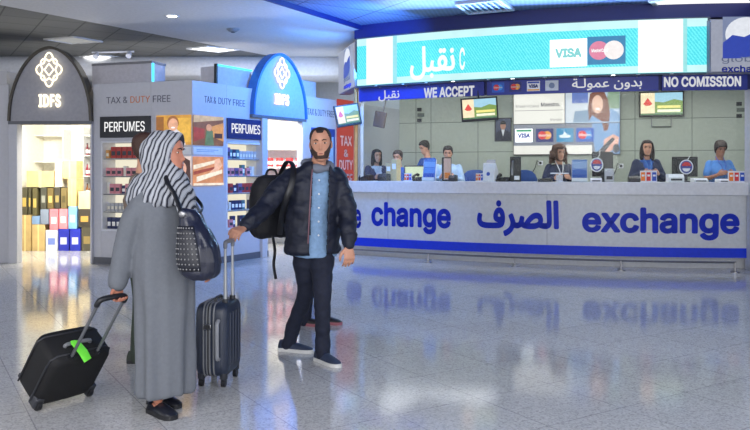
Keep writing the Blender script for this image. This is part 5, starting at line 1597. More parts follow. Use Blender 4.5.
mb = MB(); head_solid(mb, H, beard_off, 60); mb.build('beard', mat('beard_dark', (62, 44, 38), 0.7, bump=0.4, bscale=300), man, True)
M_jeans = mat('jeans_navy', (20, 26, 46), 0.8, var=0.2, scale=30, bump=0.2, bscale=300)
M_jacket = mat('jacket_navy', (17, 23, 42), 0.6, var=0.15, scale=12, bump=0.25, bscale=90)
M_denim = mat('shirt_denim', (128, 160, 196), 0.8, var=0.12, scale=40)
mb = MB()
mb.loft(torso_rings(J, 0.006)[:6])
for s in 'RL':
    hp, kn, an = J['hip' + s], J['kn' + s], J['an' + s]
    limb_cloth(mb, [hp + V((0, 0, .03)), hp.lerp(kn, .45), kn, kn.lerp(an, .5), an + V((0, 0, -.055))], [.096, .090, .066, .058, .053])
mb.remesh(0.011, 4, folds(0.010, 9, 3, (1, 1, 1.3))); mb.build('trousers', M_jeans, man, True)
shoe(man, J['anR'], J['ftR'], mat('sneaker_navy', (44, 54, 78), 0.7), mat('sneaker_sole', (206, 206, 204), 0.6))
shoe(man, J['anL'], J['ftL'], mat('sneaker_navy', (44, 54, 78), 0.7), mat('sneaker_sole', (206, 206, 204), 0.6))
# shirt
mb = MB(); rr = torso_rings(J, 0.012)
bot = (J['hipR'] + J['hipL']) / 2
mb.loft([ering(bot + V((0.02, -0.005, -0.135)), lat_of(35), fwd_of(35), .165, .138)] + [r for r in rr[3:]])
mb.remesh(0.011, 3, folds(0.006, 12, 8)); sh_ = mb.build('shirt', M_denim, man, True)
for zz in (1.34, 1.24, 1.14, 1.04, 0.94):
    c = V((-0.405 - (1.4 - zz) * 0.01, 5.44, zz))
    mb = MB(); mb.ell(c, (0.007, 0.006, 0.007), None, 8, 6); mb.build('button', M_card, sh_, True)
# hooded collar
mb = MB(); c = J['neck'] + V((-0.0, 0.0, 0.012))
mb.tube([c + lat_of(22) * .092 * math.cos(a) + fwd_of(22) * (.078 * math.sin(a) - .012) + V((0, 0, -0.03 * math.sin(a) + 0.012)) for a in [2 * PI * k / 20 for k in range(20)]], [0.03 + 0.008 * math.sin(k * 1.3) for k in range(20)], 10, closed=True)
mb.build('hood_collar', mat('hoodie_grey', (112, 118, 132), 0.85), man, True)
# jacket with open front
C_ = lambda x, y, z: V((x, y, z))
mb = MB()
mb.loft([ering(C_(-.47, 5.63, .785), lat_of(26), fwd_of(26), .190, .150), ering(C_(-.47, 5.63, .81), lat_of(26), fwd_of(26), .212, .165), ering(C_(-.47, 5.62, 1.02), lat_of(25), fwd_of(25), .205, .160),
         ering(C_(-.465, 5.61, 1.2), lat_of(23), fwd_of(23), .212, .160), ering(C_(-.46, 5.60, 1.32), lat_of(22), fwd_of(22), .222, .138), ering(C_(-.452, 5.60, 1.395), lat_of(22), fwd_of(22), .196, .112),
         ering(C_(-.438, 5.60, 1.45), lat_of(22), fwd_of(22), .118, .098), ering(C_(-.43, 5.6, 1.475), lat_of(22), fwd_of(22), .10, .088)])
limb_cloth(mb, [J['shR'] + V((.02, 0, -.012)), J['shR'].lerp(J['elR'], .5), J['elR'], J['elR'].lerp(J['wrR'], .5), J['wrR'].lerp(J['elR'], .10)], [.085, .084, .074, .066, .050])
limb_cloth(mb, [J['shL'] + V((-.02, 0, -.012)), J['shL'].lerp(J['elL'], .5), J['elL'], J['elL'].lerp(J['wrL'], .5), J['wrL'].lerp(J['elL'], .08)], [.085, .082, .072, .064, .050])
mb.remesh(0.011, 3, folds(0.013, 11, 5, (1, 1, 1.5)))


def jopen(c, n):
    if c.y > 5.60: return False
    xl = -0.450 + (c.z - 1.45) * 0.05; xr = -0.328 + (c.z - 1.45) * 0.03
    k = c.y / 5.48
    return xl * k < c.x < xr * k


def jneck(c, n):
    d = c - V((-.43, 5.6, c.z)); return c.z > 1.455 and d.length < .085


mb.cut(lambda c, n: jopen(c, n) or jneck(c, n))
jk = mb.build('jacket', M_jacket, man, True, solid=0.012)
mb = MB()
mb.tube([V((-0.452 + (z - 1.45) * 0.055 - .004, 5.458 - .02 * math.sin((1.45 - z) * 5) + max(0, (z - 1.36)) * 0.6, z)) for z in (1.42, 1.36, 1.28, 1.18, 1.08, 0.98, 0.88)], 0.005, 6)
mb.build('zip_edge', mat('zip_pinkish', (120, 84, 96), 0.5), jk, True)

# backpack hanging behind the man
bp = thing('backpack', 'black backpack hanging from the right shoulder of the man in the navy jacket', 'backpack', (-0.80, 5.82, 0.86))
mb = MB()
c0 = V((-0.815, 5.87, -0.06)); lt, fw_ = lat_of(35), fwd_of(35)
mb.loft([ering(c0 + V((0, 0, z)), lt, fw_, rx, ry, 20, 2.8) for z, rx, ry in ((0.945, .09, .06), (0.955, .135, .09), (1.0, .165, .115), (1.12, .172, .125), (1.26, .165, .118), (1.36, .145, .10), (1.42, .10, .075), (1.44, .05, .04))])
mb.remesh(0.013, 2, folds(0.014, 8, 2)); b = mb.build('body', mat('backpack_black', (20, 21, 28), 0.7, bump=0.2), bp, True)
mb = MB(); mb.loft([ering(c0 - fw_ * .10 + V((0, 0, z)), lt, fw_, rx, ry, 16, 3) for z, rx, ry in ((0.98, .09, .03), (1.0, .115, .05), (1.14, .118, .055), (1.17, .10, .04))]); mb.build('front_pocket', mat('backpack_pocket', (28, 29, 36), 0.7), bp, True)
mb = MB(); mb.tube(bez([c0 + V((.07, -.06, 1.41)), V((-0.66, 5.62, 1.475)), V((-.60, 5.50, 1.44)), V((-.60, 5.415, 1.32)), V((-.66, 5.44, 1.15)), c0 + V((.08, -.10, .98))], 5), 0.022, 8, flat=.35); mb.build('shoulder_strap', M_black, bp, True)
mb = MB(); mb.tube(bez([c0 + V((0.03, -.12, .97)), c0 + V((.05, -.14, .86)), c0 + V((.04, -.13, .75)), c0 + V((.055, -.12, .64))], 4), 0.014, 6, flat=.4); mb.build('loose_strap', M_black, bp, True)
mb = MB(); mb.tube(bez([c0 + V((-0.04, 0, 1.43)), c0 + V((-.02, 0, 1.475)), c0 + V((.03, 0, 1.475)), c0 + V((.05, 0, 1.43))], 4), 0.01, 6); mb.build('grab_loop', M_black, bp, True)

# ---- woman in the long grey dress -------------------------------------------
wom = thing('person', 'person in a long grey dress and striped head scarf pulling the black suitcase', 'person', (-1.24, 4.44, 0))
Jw = dict(head=V((-1.225, 4.43, 1.51)), psi_f=84, pitch=3, hs=1.0, neck=V((-1.262, 4.46, 1.355)), psi_s=60, psi_h=60, ground=0.0, k=0.97, fem=1,
          shR=V((-1.345, 4.345, 1.272)), shL=V((-1.19, 4.62, 1.275)), elR=V((-1.452, 4.35, 0.985)), wrR=V((-1.483, 4.325, 0.752)), elL=V((-1.10, 4.66, 1.0)), wrL=V((-0.985, 4.44, 0.865)),
          hipR=V((-1.28, 4.38, .86)), hipL=V((-1.20, 4.50, .86)), knR=V((-1.22, 4.36, .45)), knL=V((-1.2, 4.52, .45)), anR=V((-1.255, 4.34, .09)), anL=V((-1.30, 4.52, .09)), ftR=40, ftL=60)
GW = V((-1.474, 4.333, 0.655))
hands = {'R': dict(d=V((0.02, 0.02, -1)), n=V((0.825, -0.565, 0.0)), side=1, curl=0.95, s=0.95, thumb=0.9),
         'L': dict(d=V((0.35, -0.35, -0.85)), n=V((-0.6, -0.5, -.3)), side=-1, curl=0.5, s=0.93)}
body_mesh(Jw, 0.0056, hands).build('body', SK_WOM, wom, True)
add_face(wom, Jw)
M_abaya = mat('dress_grey', (104, 108, 115), 0.85, var=0.05, scale=50, bump=0.15, bscale=220)
lat, fw_ = lat_of(60), fwd_of(60)
mb = MB(); rings = []
for z, cx, cy, rx, ry in ((.10, -1.236, 4.435, .172, .142), (.115, -1.236, 4.435, .180, .150), (.3, -1.238, 4.44, .184, .152), (.6, -1.243, 4.445, .190, .156), (.85, -1.25, 4.45, .196, .162), (1.02, -1.258, 4.46, .185, .148), (1.14, -1.262, 4.465, .19, .152),
                          (1.24, -1.27, 4.475, .192, .135), (1.305, -1.272, 4.478, .172, .110), (1.345, -1.27, 4.475, .11, .085), (1.37, -1.266, 4.47, .075, .07)):
    k = max(0, (1.05 - z)) / 1.0; ring = []
    for i in range(72):
        a = 2 * PI * i / 72
        w_ = 1 + 0.085 * k * (math.sin(a * 7 + 0.8 + z) + 0.6 * math.sin(a * 11 + 2 + 0.5 * z))
        ring.append(V((cx, cy, z)) + lat * rx * w_ * math.cos(a) + fw_ * ry * w_ * math.sin(a))
    rings.append(ring)
mb.loft(rings)
limb_cloth(mb, [Jw['shR'] + V((.04, .03, -.012)), Jw['shR'].lerp(Jw['elR'], .5), Jw['elR'], Jw['elR'].lerp(Jw['wrR'], .5), Jw['wrR'] + V((0, 0, .01))], [.080, .072, .062, .058, .056])
limb_cloth(mb, [Jw['shL'] + V((-.03, -.02, -.005)), Jw['shL'].lerp(Jw['elL'], .5), Jw['elL'], Jw['elL'].lerp(Jw['wrL'], .5), Jw['wrL'].lerp(Jw['elL'], .1)], [.078, .072, .064, .058, .054])
mb.remesh(0.010, 3, folds(0.009, 8, 11, (1, 1, .25))); mb.build('dress', M_abaya, wom, True)
shoe(wom, V((-1.255, 4.34, 0)), 48, mat('flat_shoe', (24, 26, 36), 0.35), M_black, 0.24, high=0.05, name='shoe')
shoe(wom, V((-1.30, 4.52, 0)), 60, mat('flat_shoe', (24, 26, 36), 0.35), M_black, 0.24, high=0.05, name='shoe')
# head scarf
H = HM(Jw)
mb = MB(); rings = []
for y, rx, zt, zb in ((-0.052, .070, .084, -.112), (-0.056, .082, .104, -.128), (-0.04, .092, .122, -.140), (0.0, .100, .136, -.150), (.04, .104, .136, -.150), (.085, .102, .122, -.15), (.125, .086, .092, -.135), (.152, .055, .05, -.09), (.16, .018, .01, -.04)):
    zc = (zt + zb) / 2; hz = (zt - zb) / 2
    rings.append([H @ V((rx * math.cos(2 * PI * k / 28), y + 0.03 * (-(zc + hz * math.sin(2 * PI * k / 28)) / .12) * (1.25 if y < -.03 else 0), zc + hz * math.sin(2 * PI * k / 28))) for k in range(28)])
mb.loft(rings)
nk = Jw['neck']
mb.loft([ering(V((x, y, z)), lat, fw_, rx, ry, 28) for z, x, y, rx, ry in ((1.20, -1.285, 4.463, .150, .178), (1.235, -1.29, 4.463, .174, .190), (1.29, -1.288, 4.463, .170, .182), (1.36, -1.272, 4.457, .142, .158), (1.42, -1.24, 4.445, .100, .100), (1.47, -1.235, 4.44, .09, .09))])
# hanging end over the chest
f76 = fwd_of(68)
c1 = V((-1.245, 4.44, 0)) + f76 * 0.15
mb.loft([ering(V((c1.x, c1.y, z)) + f76 * o, lat_of(68), f76, rx, ry, 20) for z, o, rx, ry in ((1.02, .03, .05, .014), (1.06, .03, .075, .022), (1.16, .02, .085, .028), (1.26, -.01, .09, .04), (1.34, -.05, .08, .05), (1.39, -.08, .06, .05))])


def scarf_disp(co, n):
    q = H.inverted() @ co
    return 0.006 * math.sin(q.y * 95 + 14 * q.z + 2 * math.sin(q.x * 20)) + 0.006 * noise.noise(co * 14)


mb.remesh(0.0075, 3, scarf_disp)
scarf_bm = mb
M_scarf = stripe_mat('scarf_striped', (0, 0, 0), 12.0, (40, 42, 54), (172, 175, 182), 0.85, 3.2, 0.28, 0, 1.1, (112, 116, 126))
sc = scarf_bm.build('head_scarf', M_scarf, wom, True)
# stripes run round the face: rotate object axes so that local X is the facing direction
rot = Matrix.Translation(Jw['head'] - V(wom.location)) @ Matrix.Rotation(R(Jw['psi_f'] - 90), 4, 'Z') @ Matrix.Rotation(R(18), 4, 'Y')
sc.data.transform(rot.inverted()); sc.matrix_local = rot

# handbag
hb = thing('handbag', 'dark slouchy handbag with a studded side on the arm of the person in grey', 'handbag', (-0.99, 4.22, 0.80))
cb = V((-0.995, 4.235, 0)); psi = 28; l_, f_ = lat_of(psi), fwd_of(psi)
mb = MB()
mb.loft([ering(cb + V((dx, 0, z)), l_, f_, rx, ry, 24, 2.2) for z, dx, rx, ry in ((.792, .02, .04, .035), (.80, .018, .085, .065), (.83, .012, .112, .085), (.90, .004, .124, .098), (.98, -.006, .116, .092), (1.06, -.022, .092, .072), (1.13, -.042, .066, .05), (1.175, -.056, .05, .034), (1.19, -.058, .042, .02))])
mb.remesh(0.009, 2, folds(0.012, 13, 4)); mb.build('body', mat('bag_leather', (24, 28, 48), 0.28, bump=0.15, bscale=120, coat=0.3), hb, True)
mb = MB(); mb.tube(bez([cb + V((-.085, -.03, 1.16)), V((-1.14, 4.27, 1.27)), V((-1.19, 4.30, 1.34)), V((-1.235, 4.42, 1.425)), V((-1.22, 4.62, 1.36)), V((-1.06, 4.58, 1.2)), cb + V((-.02, .05, 1.16))], 5), 0.015, 8, flat=.5); mb.build('shoulder_strap', M_black, hb, True)
mb = MB(); mb.ell(cb + V((-.08, -.05, 1.165)), (.022, .012, .022)); mb.build('strap_ring', M_steel, hb, True)
pp = mat('bag_panel', (30, 32, 42), 0.45)
mb = MB(); st = []
n_ = (f_ * .8 - l_ * .6).normalized()
def bagpt(a, z, o):
    t_ = [(.80, .018, .085, .065), (.83, .012, .112, .085), (.90, .004, .124, .098), (.98, -.006, .116, .092), (1.06, -.022, .092, .072), (1.13, -.042, .066, .05)]
    for i in range(5):
        if t_[i][0] <= z <= t_[i + 1][0] + 1e-6:
            f = (z - t_[i][0]) / (t_[i + 1][0] - t_[i][0]); dx, rx, ry = [t_[i][k] + (t_[i + 1][k] - t_[i][k]) * f for k in (1, 2, 3)]
            return cb + V((dx, 0, z)) + l_ * (rx + o) * math.cos(a) + f_ * (ry + o) * math.sin(a)
q = [[bagpt(R(100 + 75 * i / 8), .85 + .25 * j / 8, .008) for i in range(9)] for j in range(9)]
vv = [[mb.bm.verts.new(p) for p in r] for r in q]
for j in range(8):
    for i in range(8): mb.bm.faces.new((vv[j][i], vv[j][i + 1], vv[j + 1][i + 1], vv[j + 1][i]))
pn = mb.build('side_panel', pp, hb, True, solid=0.01)
mb = MB()
for j in range(9):
    for i in range(7):
        mb.ell(bagpt(R(106 + 62 * i / 6), .862 + .226 * j / 8, .012), (.005, .005, .005), None, 6, 4)
o = mb.build('studs', M_steel, pn, True); o['kind'] = 'stuff'

# ---- people half hidden behind the two --------------------------------------


def standing(x, y, z0, psi, h, k=1.0, fem=0, pitch=0, psi_f=None, arms='hang', hs=None, lean=0.0):
    s = h / 1.70; l, f = lat_of(psi), fwd_of(psi); o = V((x, y, z0))
    g = lambda a, b, c: o + l * a * s + f * b * s + V((0, 0, c * s))
    hw = 0.150 if fem else 0.178
    J = dict(head=g(0, .03 + lean, 1.575), psi_f=psi if psi_f is None else psi_f, pitch=pitch, neck=g(0, -.005 + lean * .8, 1.43), psi_s=psi, psi_h=psi, ground=z0, k=k * s, fem=fem, hs=hs or s,
             hipR=g(-.085, 0, .90), hipL=g(.085, 0, .90), knR=g(-.085, .01, .48), knL=g(.085, .01, .48), anR=g(-.09, -.02, .09), anL=g(.09, -.02, .09), ftR=psi - 8, ftL=psi + 8,
             shR=g(-hw, -.01 + lean * .75, 1.345), shL=g(hw, -.01 + lean * .75, 1.345))
    if arms == 'hang': J.update(elR=g(-.22, -.03, 1.09), elL=g(.22, -.03, 1.09), wrR=g(-.225, .05, .85), wrL=g(.225, .05, .85))
    elif arms == 'desk': J.update(elR=g(-.235, .05 + lean, 1.10), elL=g(.235, .05 + lean, 1.10), wrR=g(-.12, .21 + lean, 1.17), wrL=g(.12, .21 + lean, 1.17))
    return J


def dress(t, J, top, trousers, sleeve=1.0, voxel=0.014, g=0.014, seed=1):
    mb = MB(); mb.loft(torso_rings(J, 0.006)[:5])
    for s in 'RL':
        hp, kn, an = J['hip' + s], J['kn' + s], J['an' + s]
        limb_cloth(mb, [hp + V((0, 0, .03)), hp.lerp(kn, .45), kn, kn.lerp(an, .5), an + V((0, 0, -.065))], [.094, .090, .068, .062, .058], 12)
    mb.remesh(voxel, 3, folds(0.006, 9, seed)); mb.build('trousers', trousers, t, True)
    mb = MB(); r = torso_rings(J, g); mb.loft(r[1:-1])
    for s in 'RL':
        sh, el, wr = J['sh' + s], J['el' + s], J['wr' + s]
        if sleeve > 0.6: limb_cloth(mb, [sh, sh.lerp(el, .5), el, el.lerp(wr, .5), wr.lerp(el, .1)], [.058, .058, .052, .047, .040], 12)
        else: limb_cloth(mb, [sh, sh.lerp(el, .35), sh.lerp(el, .7)], [.058, .060, .060], 12)
    mb.remesh(voxel, 2, folds(0.007, 12, seed + 3)); return mb.build('top', top, t, True)


t = thing('person', 'person with brown hair and olive trousers almost hidden behind the person in grey', 'person', (-1.73, 5.6, 0))
Jh = standing(-1.73, 5.6, 0, 95, 1.69, 0.9, 1)
body_mesh(Jh, 0.012).build('body', SK_STAFF, t, True); add_face(t, Jh, False); hair_cap(t, Jh, M_hairbrown, 0.018, -0.07, 0.06, -0.11)
dress(t, Jh, mat('top_taupe', (120, 104, 92), 0.85), mat('trousers_olive', (50, 60, 50), 0.85), seed=5)
for s in 'RL': shoe(t, Jh['an' + s], Jh['ft' + s], mat('shoe_olive', (46, 54, 46), 0.6), M_black)
t = thing('person', 'person hidden behind the man in the navy jacket, only dark shoes showing between his legs', 'person', (-0.532, 6.9, 0))
Jh = standing(-0.532, 6.9, 0, 82, 1.71, 0.86, 1, hs=0.86)
Jh['anR'] = V((-.64, 6.86, .09)); Jh['anL'] = V((-.47, 6.93, .09)); Jh['knR'] = V((-.60, 6.85, .46)); Jh['knL'] = V((-.49, 6.9, .46))
body_mesh(Jh, 0.012).build('body', SK_STAFF, t, True); add_face(t, Jh, False); hair_cap(t, Jh, M_hair, 0.016, -0.05, 0.06, -0.1)
dress(t, Jh, mat('top_darkblue', (40, 52, 84), 0.85), M_jeans, seed=6)
for s in 'RL':
    x = shoe(t, Jh['an' + s], 70, mat('shoe_black', (34, 30, 36), 0.5), mat('sole_pinkish', (150, 90, 100), 0.6), 0.25)

# ---- staff behind the counter -----------------------------------------------
M_trous = mat('trousers_dark', (34, 36, 46), 0.85)


def clerk(px, off, headtop_py, label, top, hair_m, style, psi=0, psi_f=None, pitch=4, fem=1, sleeve=1.0, arms='desk', lean=0.0, hs=1.0, k=1.0, skin=None, jacket=None, lanyard=None, dz=0.2):
    q, an = at_counter(px, off, 0.2); ztop = ZP(headtop_py, q.y)
    rel = R(psi)
    h = (ztop - dz) / (1.695 / 1.70)
    J = standing(q.x, q.y, dz, psi, h, k, fem, pitch, psi_f, arms, hs, lean)
    t = thing('person', label, 'person', (q.x, q.y, dz))
    body_mesh(J, 0.0095).build('body', skin or SK_STAFF, t, True); add_face(t, J, False)
    H = HM(J)
    if style == 'short': hair_cap(t, J, hair_m, 0.014, 0.0, 0.07, -0.07)
    elif style == 'curly':
        mb = MB(); head_solid(mb, H, lambda z, a, p: 0.03 if (z > 0.07 or a > 0.95) else -0.014)
        rnd = random.Random(3)
        for i in range(90):
            a = rnd.uniform(0.95, 2 * PI - 0.95); z = rnd.uniform(-0.17, 0.1); r_ = 0.085 + 0.03 * (z < 0.02)
            mb.ell(H @ V((r_ * math.sin(a) * 1.12, -r_ * math.cos(a) + .02, z)), (.026, .026, .03), None, 8, 6)
        for i in range(30):
            a = rnd.uniform(0, 2 * PI); mb.ell(H @ V((.06 * math.sin(a), .01 - .05 * math.cos(a), .112)), (.028, .028, .022), None, 8, 6)
        mb.remesh(0.011, 1); mb.build('hair', hair_m, t, True)
    elif style == 'long':
        mb = MB(); head_solid(mb, H, lambda z, a, p: 0.014 if (z > 0.075 or a > 1.0) else -0.014)
        for s in (-1, 1):
            mb.tube([H @ V((s * .02, -.06, .11)), H @ V((s * .066, -.03, .07)), H @ V((s * .080, -.005, .0)), H @ V((s * .082, 0, -.08)), H @ V((s * .078, .0, -.16)), H @ V((s * .07, .01, -.2))], [.016, .024, .028, .034, .034, .018], 10, round_ends=True)
        mb.tube([H @ V((0, .06, .06)), H @ V((0, .08, -.05)), H @ V((0, .07, -.18))], [.07, .075, .05], 14, round_ends=True)
        mb.remesh(0.009, 2); mb.build('hair', hair_m, t, True)
    elif style == 'tied':
        hair_cap(t, J, hair_m, 0.018, -0.02, 0.055, -0.08)
        mb = MB(); mb.ell(H @ V((0, .11, .03)), (.04, .035, .04)); mb.build('hair_bun', hair_m, t, True)
    tp = dress(t, J, top, M_trous, sleeve, seed=int(px))
    if jacket:
        mb = MB(); mb.loft(torso_rings(J, 0.03)[1:-2])
        for s in 'RL':
            sh, el, wr = J['sh' + s], J['el' + s], J['wr' + s]
            limb_cloth(mb, [sh, sh.lerp(el, .5), el, el.lerp(wr, .5), wr.lerp(el, .12)], [.068, .068, .062, .056, .048], 12)
        mb.remesh(0.014, 2, folds(0.006, 10, px))
        f, l = fwd_of(psi), lat_of(psi); c0 = V((q.x, q.y, 0))
        mb.cut(lambda c, n: (c - c0).dot(f) > 0.02 and abs((c - c0).dot(l)) < 0.03 + 0.22 * max(0, c.z - (dz + 1.12 * h / 1.7)) and c.z > dz + 0.9)
        mb.build('jacket', jacket, t, True, solid=0.01)
    if lanyard:
        f, l = fwd_of(psi), lat_of(psi); n = J['neck']
        mb = MB(); mb.tube([n + l * .06 + V((0, 0, .02)), n + f * .15 + l * .03 - V((0, 0, .12)), n + f * .17 - V((0, 0, .24)), n + f * .15 - l * .03 - V((0, 0, .12)), n - l * .06 + V((0, 0, .02))], 0.006, 6); mb.build('lanyard', lanyard, t, True)
    return t


M_jnavy = mat('uniform_navy', (28, 40, 72), 0.8)
M_lblue = mat('shirt_light_blue', (74, 132, 206), 0.8, var=0.1)
M_mblue = mat('shirt_mid_blue', (40, 84, 158), 0.8, var=0.1)
clerk(376, -1.3, 149.5, 'person with dark hair and a dark jacket seated behind the left end of the counter', mat('blouse_pale', (170, 178, 190), 0.8), M_hair, 'long', psi=25, jacket=M_jnavy, dz=0.1)
clerk(398.5, -0.95, 150.5, 'person in a mid blue shirt with dark hair, second from the counter left end', M_mblue, M_hairdark, 'short', psi=-25, pitch=10, dz=0.1)
clerk(431, -1.6, 140.5, 'person in a dark blue shirt bending over behind the blue leaflet stand at the left', M_mblue, M_hair, 'short', psi=-62, pitch=24, fem=0, lean=0.10)
clerk(448, -1.0, 146, 'person in a pale blue shirt looking down behind the tall orange card stand', mat('shirt_pale_blue', (176, 200, 222), 0.8), M_hair, 'short', psi=-8, pitch=12, fem=0, dz=0.1)
clerk(559, -0.78, 145, 'clerk with big curly brown hair and a dark jacket behind the counter middle', mat('blouse_dark', (50, 56, 76), 0.8), mat('hair_curly', (74, 48, 34), 0.6, bump=0.5, bscale=120), 'curly', psi=0, psi_f=10, pitch=10, jacket=M_jnavy, lanyard=M_card, dz=0.1)
clerk(646.5, -0.8, 140.5, 'clerk with straight dark hair, blue blouse and dark jacket behind the counter', M_mblue, M_hairdark, 'long', psi=-3, psi_f=-14, pitch=2, jacket=M_jnavy, lanyard=M_lblue)
clerk(719.5, -0.8, 141, 'clerk in a light blue short sleeved top looking down near the counter right end', M_lblue, M_hairdark, 'tied', psi=0, pitch=22, sleeve=0.4, skin=mat('skin_deep', (160, 108, 84), 0.5), lanyard=M_bluep)

# ------------------------------------------------------------------ luggage
# black soft trolley case, tilted and pulled along
W0, W1 = V((-1.985, 4.42, 0)), V((-1.805, 4.68, 0))
wm = (W0 + W1) / 2 + V((0, 0, 0.035)); wv = (W1 - W0).normalized()
uv = (GW - wm); uv = (uv - wv * uv.dot(wv)).normalized(); nv = uv.cross(wv)
if nv.z < 0: nv = -nv
wm = wm - nv * 0.036
tc_ = thing('suitcase', 'black soft suitcase tilted on two wheels, pulled by the person in grey', 'suitcase', (wm.x, wm.y, 0))
T = lambda a, b, c: wm + wv * a * 1.14 + nv * b * 1.02 + uv * (c * .83 if c < .46 else c)         # across, away from the rods, along
M_case = mat('case_black_fabric', (13, 13, 16), 0.75, bump=0.2, bscale=260)
mb = MB()
rings = []
for c, s in ((0.0, .90), (0.015, .97), (0.05, 1.0), (0.38, 1.0), (0.415, .96), (0.435, .86)):
    rr_ = []
    for k in range(28):
        a = 2 * PI * k / 28; co, si = math.cos(a), math.sin(a); e = 0.36
        rr_.append(T(.175 * s * math.copysign(abs(co) ** e, co), .135 + .128 * s * math.copysign(abs(si) ** e, si), c))
    rings.append(rr_)
mb.loft(rings); body = mb.build('case_body', M_case, tc_, True, ang=50)
mb = MB(); mb.box(T(0, 0.272, 0.2), (0.26, 0.03, 0.27), Matrix((wv, nv, uv)).transposed()); fpz = mb.build('front_pocket', mat('case_pocket', (17, 17, 20), 0.75), tc_, True, bevel=0.012)
for b, nm in ((0.06, 'piping'), (0.215, 'zip_line')):
    mb = MB(); mb.tube([T(.178 * x, b, .02 + .4 * z) for x, z in ((-1, 0), (-1.0, .2), (-1, .8), (-.96, .97), (-.8, 1.04), (.8, 1.04), (.96, .97), (1, .8), (1, .2), (1, 0))], 0.006, 6); mb.build(nm, mat('piping_dark', (44, 45, 50), 0.5), body, True)
RX = 0.075
for s in (-1, 1):
    mb = MB(); mb.tube([T(RX * s, .035, .40), T(RX * s, .035, .80)], 0.0095, 10); mb.build('rod', mat('rod_grey', (124, 126, 130), 0.35, 0.7), tc_, True)
    mb = MB(); mb.tube([T(RX * s, .035, .40), T(RX * s, .035, .45)], 0.016, 10); mb.build('rod_socket', M_black, tc_, True)
    w_c = T(.15 * s, 0.02, 0.0); w_c.z = 0.035
    mb = MB(); mb.tube([w_c - wv * .014, w_c - wv * .011, w_c + wv * .011, w_c + wv * .014], [.028, .035, .035, .028], 18); wl = mb.build('wheel', M_black, tc_, True)
    mb = MB(); mb.tube([w_c - wv * .0155, w_c + wv * .0155], .013, 10); mb.build('hub', M_dark, wl, True)
    mb = MB(); mb.box(T(.15 * s, 0.045, 0.03), (0.06, 0.07, 0.075), Matrix((wv, nv, uv)).transposed()); mb.build('wheel_housing', M_dark, tc_, True, bevel=0.01)
    mb = MB(); mb.box(T(.13 * s, 0.265, -.004), (0.04, 0.02, 0.03), Matrix((wv, nv, uv)).transposed()); mb.build('foot', M_dark, tc_, True, bevel=0.005)
mb = MB(); mb.tube(bez([T(-RX - .004, .035, .775), T(-RX, .035, .805), T(-RX * .6, .035, .82), T(RX * .6, .035, .82), T(RX, .035, .805), T(RX + .004, .035, .775)], 4), 0.0165, 10, round_ends=True); mb.build('grip', M_black, tc_, True)
mb = MB(); mb.tube(bez([T(-.07, .12, .43), T(-.06, .12, .455), T(.06, .12, .455), T(.07, .12, .43)], 5), 0.012, 8); mb.build('carry_handle', mat('handle_grey', (120, 122, 126), 0.4), tc_, True)
gt = MB(); gt.tube([T(-.04, .12, .4595) + uv * .02, T(-.04, .10, .4595) + uv * .028, T(-.02, .03, .4595) + uv * .012, T(-.005, -.015, .4595) - uv * .015], [.016, .03, .032, .03], 8, flat=0.15)
o = gt.build('luggage_tag', mat('tag_green', (120, 240, 70), 0.5), None); tag(o, 'bright green luggage tag looped on the handle of the tilted black suitcase', 'luggage tag')

# upright hard suitcase
hs_ = thing('suitcase', 'dark blue hard suitcase with grey trim standing upright, extended handle held by the man', 'suitcase', (-1.045, 5.02, 0), R(-7))
X0, X1, Y0, Y1, Z0, Z1 = -0.105, 0.105, -0.17, 0.17, 0.065, 0.545
M_hard = mat('case_hard_blue', (38, 46, 64), 0.42, bump=0.08, bscale=40)
def rr_ring(x, k, n=32, e=0.30):
    cy, cz, hy, hz = 0, (Z0 + Z1) / 2, (Y1 - Y0) / 2 * k, (Z1 - Z0) / 2 - (1 - k) * (Y1 - Y0) / 2
    return [V((x, cy + hy * math.copysign(abs(math.cos(a)) ** e, math.cos(a)), cz + hz * math.copysign(abs(math.sin(a)) ** e, math.sin(a)))) for a in [2 * PI * i / n for i in range(n)]]
for nm, xs in (('shell', ((X0, .86), (X0 + .012, .95), (X0 + .035, 1.0), (-0.028, 1.0))), ('shell', ((0.028 - .03, 1.0), (X1 - .035, 1.0), (X1 - .012, .95), (X1, .86)))):
    mb = MB(); mb.loft([rr_ring(x, k) for x, k in xs]); mb.build(nm, M_hard, hs_, ang=50)
mb = MB(); mb.loft([rr_ring(x, 1.006) for x in (-.030, .001)]); zb = mb.build('zip_band', mat('zip_grey', (120, 122, 126), 0.5), hs_)
mb = MB(); mb.loft([rr_ring(x, 1.012) for x in (-.019, -.011)]); mb.build('zip_line', M_black, zb)
for x in (-.045, .022):
    mb = MB(); mb.tube(rr_ring(x, 1.006, 40), 0.006, 6, closed=True); mb.build('trim_line', mat('zip_grey', (120, 122, 126), 0.5), hs_)
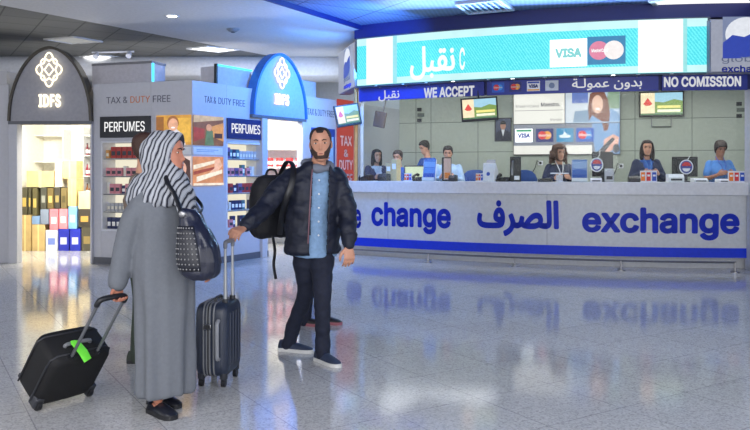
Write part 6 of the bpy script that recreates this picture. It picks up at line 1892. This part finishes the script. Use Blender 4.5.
for z_ in (0.0,):
    for k, y in enumerate((-.09, -.03, .03, .09)):
        mb = MB(); mb.tube([V((X1 + .000, y, Z0 + .07)), V((X1 + .002, y, Z1 - .07))], 0.007, 6); mb.build('rib', M_hard, hs_)
mb = MB(); mb.tube(bez([V((.055, Y0 - .002, .19)), V((.055, Y0 - .028, .205)), V((.055, Y0 - .032, .28)), V((.055, Y0 - .032, .36)), V((.055, Y0 - .028, .42)), V((.055, Y0 - .002, .44))], 4), 0.0135, 8); mb.build('side_handle', mat('handle_pale', (136, 138, 144), 0.4), hs_)
mb = MB(); mb.box((0.0 - .015, Y0 - .012, .40), (.05, .016, .035)); mb.build('lock', M_steel, hs_, bevel=0.004)
RXX = X1 - .035
for y in (-.075, .075):
    mb = MB(); mb.tube([V((RXX, y, Z1 - .06)), V((RXX, y, .74))], 0.0115, 10); mb.tube([V((RXX, y, .73)), V((RXX, y, .93))], 0.009, 10); mb.build('rod', mat('rod_silver', (168, 170, 174), 0.3, 0.8), hs_)
    mb = MB(); mb.tube([V((RXX, y, Z1 - .01)), V((RXX, y, Z1 + .02))], 0.019, 10); mb.build('rod_socket', M_dark, hs_)
mb = MB(); mb.tube(bez([V((RXX, -.077, .905)), V((RXX, -.07, .935)), V((RXX, 0, .94)), V((RXX, .07, .935)), V((RXX, .077, .905))], 4), 0.0145, 10, round_ends=True); mb.build('grip', mat('grip_grey', (122, 124, 130), 0.4), hs_)
mb = MB(); mb.tube(bez([V((-.0, -.06, Z1 - .004)), V((.0, -.05, Z1 + .02)), V((.0, .05, Z1 + .02)), V((.0, .06, Z1 - .004))], 4), 0.01, 8); mb.build('carry_handle', M_dark, hs_)
for x in (X0 + .03, X1 - .03):
    for y in (Y0 + .045, Y1 - .045):
        mb = MB(); mb.lathe([(.004, .09), (.026, .09), (.026, .055), (.018, .045), (.004, .045)], 12, (x, y, 0)); f_ = mb.build('castor_fork', M_dark, hs_)
        mb = MB(); mb.tube([V((x - .012, y, .028)), V((x + .012, y, .028))], .028, 16); mb.build('wheel', M_black, f_)
